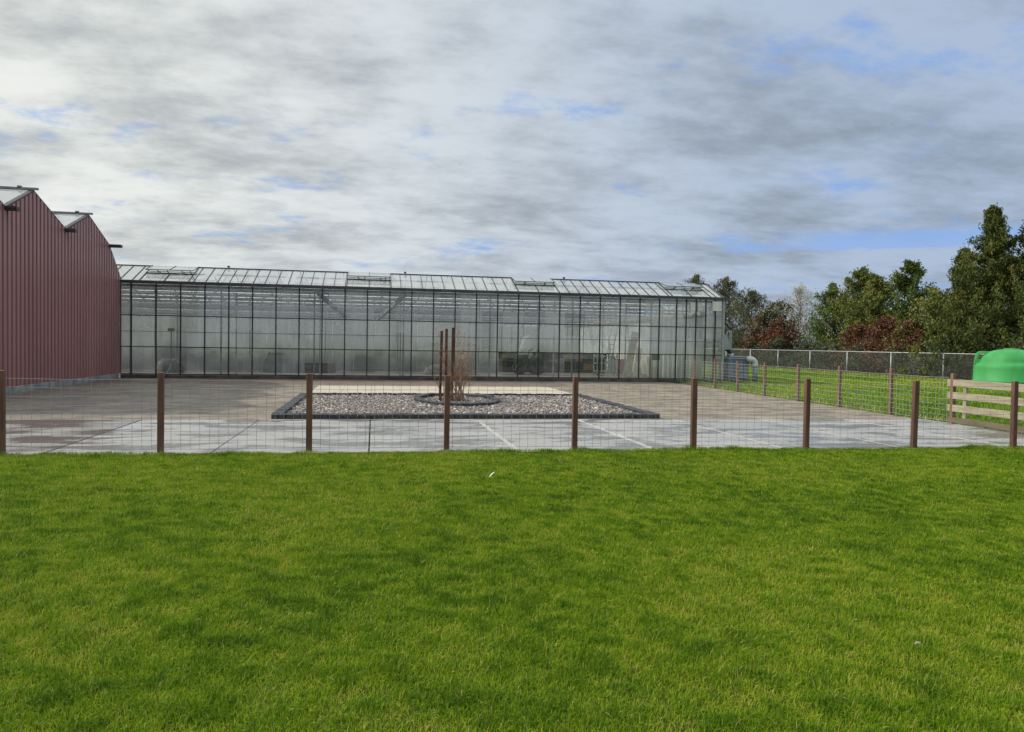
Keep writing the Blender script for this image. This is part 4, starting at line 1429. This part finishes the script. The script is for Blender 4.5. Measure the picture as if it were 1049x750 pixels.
labs = ['bramble bush at the near end of the chain link fence', 'bramble bush behind the green tank', 'bramble bush in front of the tallest conifer',
        'bramble bush below the feathery yellow green conifer', 'bramble bush in front of the rust coloured shrub', 'bramble bush below the dull brown shrub',
        'bramble bush under the broad sunlit tree', 'bramble bush under the tree ending the middle group', 'bramble bush right of the copper beech shrubs',
        'bramble bush in front of the copper beech shrubs', 'bramble bush in front of the olive trees', 'bramble bush at the far end beside the greenhouse']
for k, lb in enumerate(labs):
    y = 31.0 + k * 3.75
    tree('bramble_bush', lb, 'bush', G3, 33.1 + 0.3 * math.sin(k * 2.3), y, 1.85 + 0.5 * ((k * 37) % 5) / 4, 2.0, 'bramble', dome, 6500, 300 + k, 0.0, 0.17, 0.5, 60)


# ------------------------------------------------------------------ grass
def blades(name, px, py, pz, L, W, tint, m, lean=0.5, seed=1, label=None):
    rg = np.random.default_rng(seed)
    N = len(px)
    a = rg.uniform(0, 6.283, N)
    d = np.stack([np.cos(a), np.sin(a)], -1)
    ln = rg.uniform(0.05, 1.0, N) * lean
    p = np.stack([px, py, pz - 0.004], -1)
    side = np.stack([-d[:, 1], d[:, 0], np.zeros(N)], -1) * (W / 2)[:, None]
    tw = rg.uniform(-1, 1, (N, 1))
    side[:, 2] = tw[:, 0] * W * 0.2
    out = np.concatenate([d, np.zeros((N, 1))], 1)
    midp = p + out * (L * ln * 0.35)[:, None]
    midp[:, 2] += L * 0.55
    tip = p + out * (L * ln)[:, None]
    tip[:, 2] += L * np.sqrt(np.clip(1 - 0.55 * ln ** 2, 0.2, 1))
    # a blade: a triangle from the foot to the bend, a second one from the bend to the tip
    V = np.stack([p - side, p + side * 0.6, midp + side, midp - side * 0.6, tip], 1).reshape(-1, 3)
    I = np.arange(N)[:, None] * 5
    F = np.concatenate([I + np.array([0, 1, 2]), I + np.array([0, 2, 3]), I + np.array([3, 2, 4])], 0)
    o = numpy_mesh(name, V, F, m, np.repeat(tint, 5))
    return tag(o, label, 'grass', kind='stuff')


GRASS = mat_attr('grass_blade', [(0.0, (0.044, 0.110, 0.005)), (0.35, (0.140, 0.262, 0.009)), (0.7, (0.262, 0.372, 0.015)), (0.90, (0.40, 0.42, 0.05)), (1.0, (0.42, 0.36, 0.15))], 0.65, 0.35, 0.12)


def lawn_grass():
    rg = np.random.default_rng(77)
    xs, ys = [], []
    for (ya, yb, dens) in ((2.0, 3.6, 24000), (3.6, 5.2, 19000), (5.2, 7.0, 14000), (7.0, 9.2, 10000), (9.2, 11.12, 7500)):
        n = int(dens * (yb - ya) * ((yb + ya) / 2 * 1.48 + 3.0))
        y = rg.uniform(ya, yb, n)
        x = rg.uniform(-0.46 * y - 1.5, 1.02 * y + 1.5)
        xs.append(x)
        ys.append(y)
    x, y = np.concatenate(xs), np.concatenate(ys)
    tuft = vnoise(x, y, 8.5, 20, 3)
    clump = vnoise(x, y, 2.2, 21, 3)
    big = vnoise(x, y, 0.45, 22, 3)
    keep = rg.random(len(x)) < np.clip(0.30 + 1.6 * (0.5 * clump + 0.5 * tuft - 0.2), 0.3, 1)
    x, y, clump, big, tuft = x[keep], y[keep], clump[keep], big[keep], tuft[keep]
    N = len(x)
    L = (0.018 + 0.015 * clump ** 1.5 + 0.028 * tuft ** 2 + 0.014 * rg.random(N)) * (0.8 + 0.45 * big)
    edge = np.clip((y - 10.75) / 0.4, 0, 1)
    L = L * (1 + 0.8 * edge * np.clip((vnoise(x, y, 1.1, 25, 3) - 0.5) * 8, -0.4, 1))
    foot = np.min(np.abs(x[:, None] - np.array([-8.85, -6.87, -4.89, -2.9, -0.9, 1.08, 3.03, 4.94, 6.86, 8.81, 10.7])[None]), 1)
    L = L * (1 + 1.2 * np.clip((y - 10.98) / 0.1, 0, 1) * np.clip(1 - foot / 0.22, 0, 1))
    W = (0.0017 + 0.0016 * rg.random(N)) * (1 + 0.10 * y)
    tint = np.clip(0.48 + 0.22 * (big - 0.5) - 0.20 * (clump - 0.5) - 0.95 * (tuft - 0.5) + 0.30 * (vnoise(x, y, 1.2, 27, 3) - 0.5) + 0.19 * rg.normal(size=N), 0, 0.9)
    straw = rg.random(N) < 0.02 + 0.03 * (big > 0.56)
    tint[straw] = rg.uniform(0.90, 1.0, straw.sum())
    L[straw] *= 1.2
    print('lawn blades', N)
    blades('grass', x, y, lawn_z(x, y), L, W, tint, GRASS, 1.25, 5, 'short lawn grass with yellowish patches in front of the wire fence')


lawn_grass()


def field_grass():
    rg = np.random.default_rng(78)
    N = 120000
    y = 11.4 + (60 - 11.4) * rg.random(N) ** 1.5
    x0 = np.where(y < 32.2, SIDE(y) + 0.05, 15.85)
    x = x0 + (31.3 - x0) * rg.random(N)
    clump = vnoise(x, y, 0.8, 31, 3)
    L = (0.05 + 0.07 * clump + 0.04 * rg.random(N))
    W = 0.010 + 0.0009 * y + 0.006 * rg.random(N)
    tint = np.clip(0.5 + 0.9 * (vnoise(x, y, 0.3, 32, 3) - 0.5) + 0.15 * rg.normal(size=N), 0, 0.92)
    near = (np.abs(x - 30.7) < 0.9) | (x - x0 < 0.25)
    tint[near & (rg.random(N) < 0.35)] = 0.97
    L[near] *= 1.5
    blades('field_grass', x, y, np.full(N, -0.02), L, W, tint, GRASS, 1.0, 6, 'rougher grass of the field behind the side fence')


field_grass()

# pale dry leaf on the lawn
b = MB()
lx, ly = 2.86, 3.52
lz = 0.065
rgl = random.Random(2)
b.add([(lx - 0.035, ly, lz), (lx - 0.012, ly - 0.018, lz + 0.012), (lx + 0.015, ly - 0.012, lz + 0.004), (lx + 0.04, ly + 0.004, lz + 0.012),
       (lx + 0.01, ly + 0.02, lz + 0.014), (lx - 0.015, ly + 0.016, lz + 0.002)], [(0, 1, 5), (1, 2, 4, 5), (2, 3, 4)])
b.v = [(lx + (a - lx) * 0.6, ly + (c - ly) * 0.6, 0.045 + (z - lz) * 0.6) for a, c, z in b.v]
lf = b.build('dry_leaf', M['leaf_dry'], loc=(lx, ly, 0.02))
md = lf.modifiers.new('thickness', 'SOLIDIFY')
md.thickness = 0.003
tag(lf, 'pale crumpled dry leaf lying alone on the lawn', 'leaf')

# small white feather on the lawn
b = MB()
fx, fy, fz = 1.37, 8.66, 0.05
b.add([(fx - 0.035, fy - 0.03, fz), (fx - 0.005, fy - 0.012, fz + 0.03), (fx + 0.04, fy + 0.03, fz + 0.055), (fx + 0.012, fy + 0.026, fz + 0.045), (fx - 0.02, fy + 0.006, fz + 0.022)],
      [(0, 1, 4), (1, 2, 3, 4)])
ft = b.build('feather', M['white_box'], loc=(fx, fy, 0.02))
md = ft.modifiers.new('thickness', 'SOLIDIFY')
md.thickness = 0.003
tag(ft, 'tiny white feather caught upright in the lawn grass', 'feather')
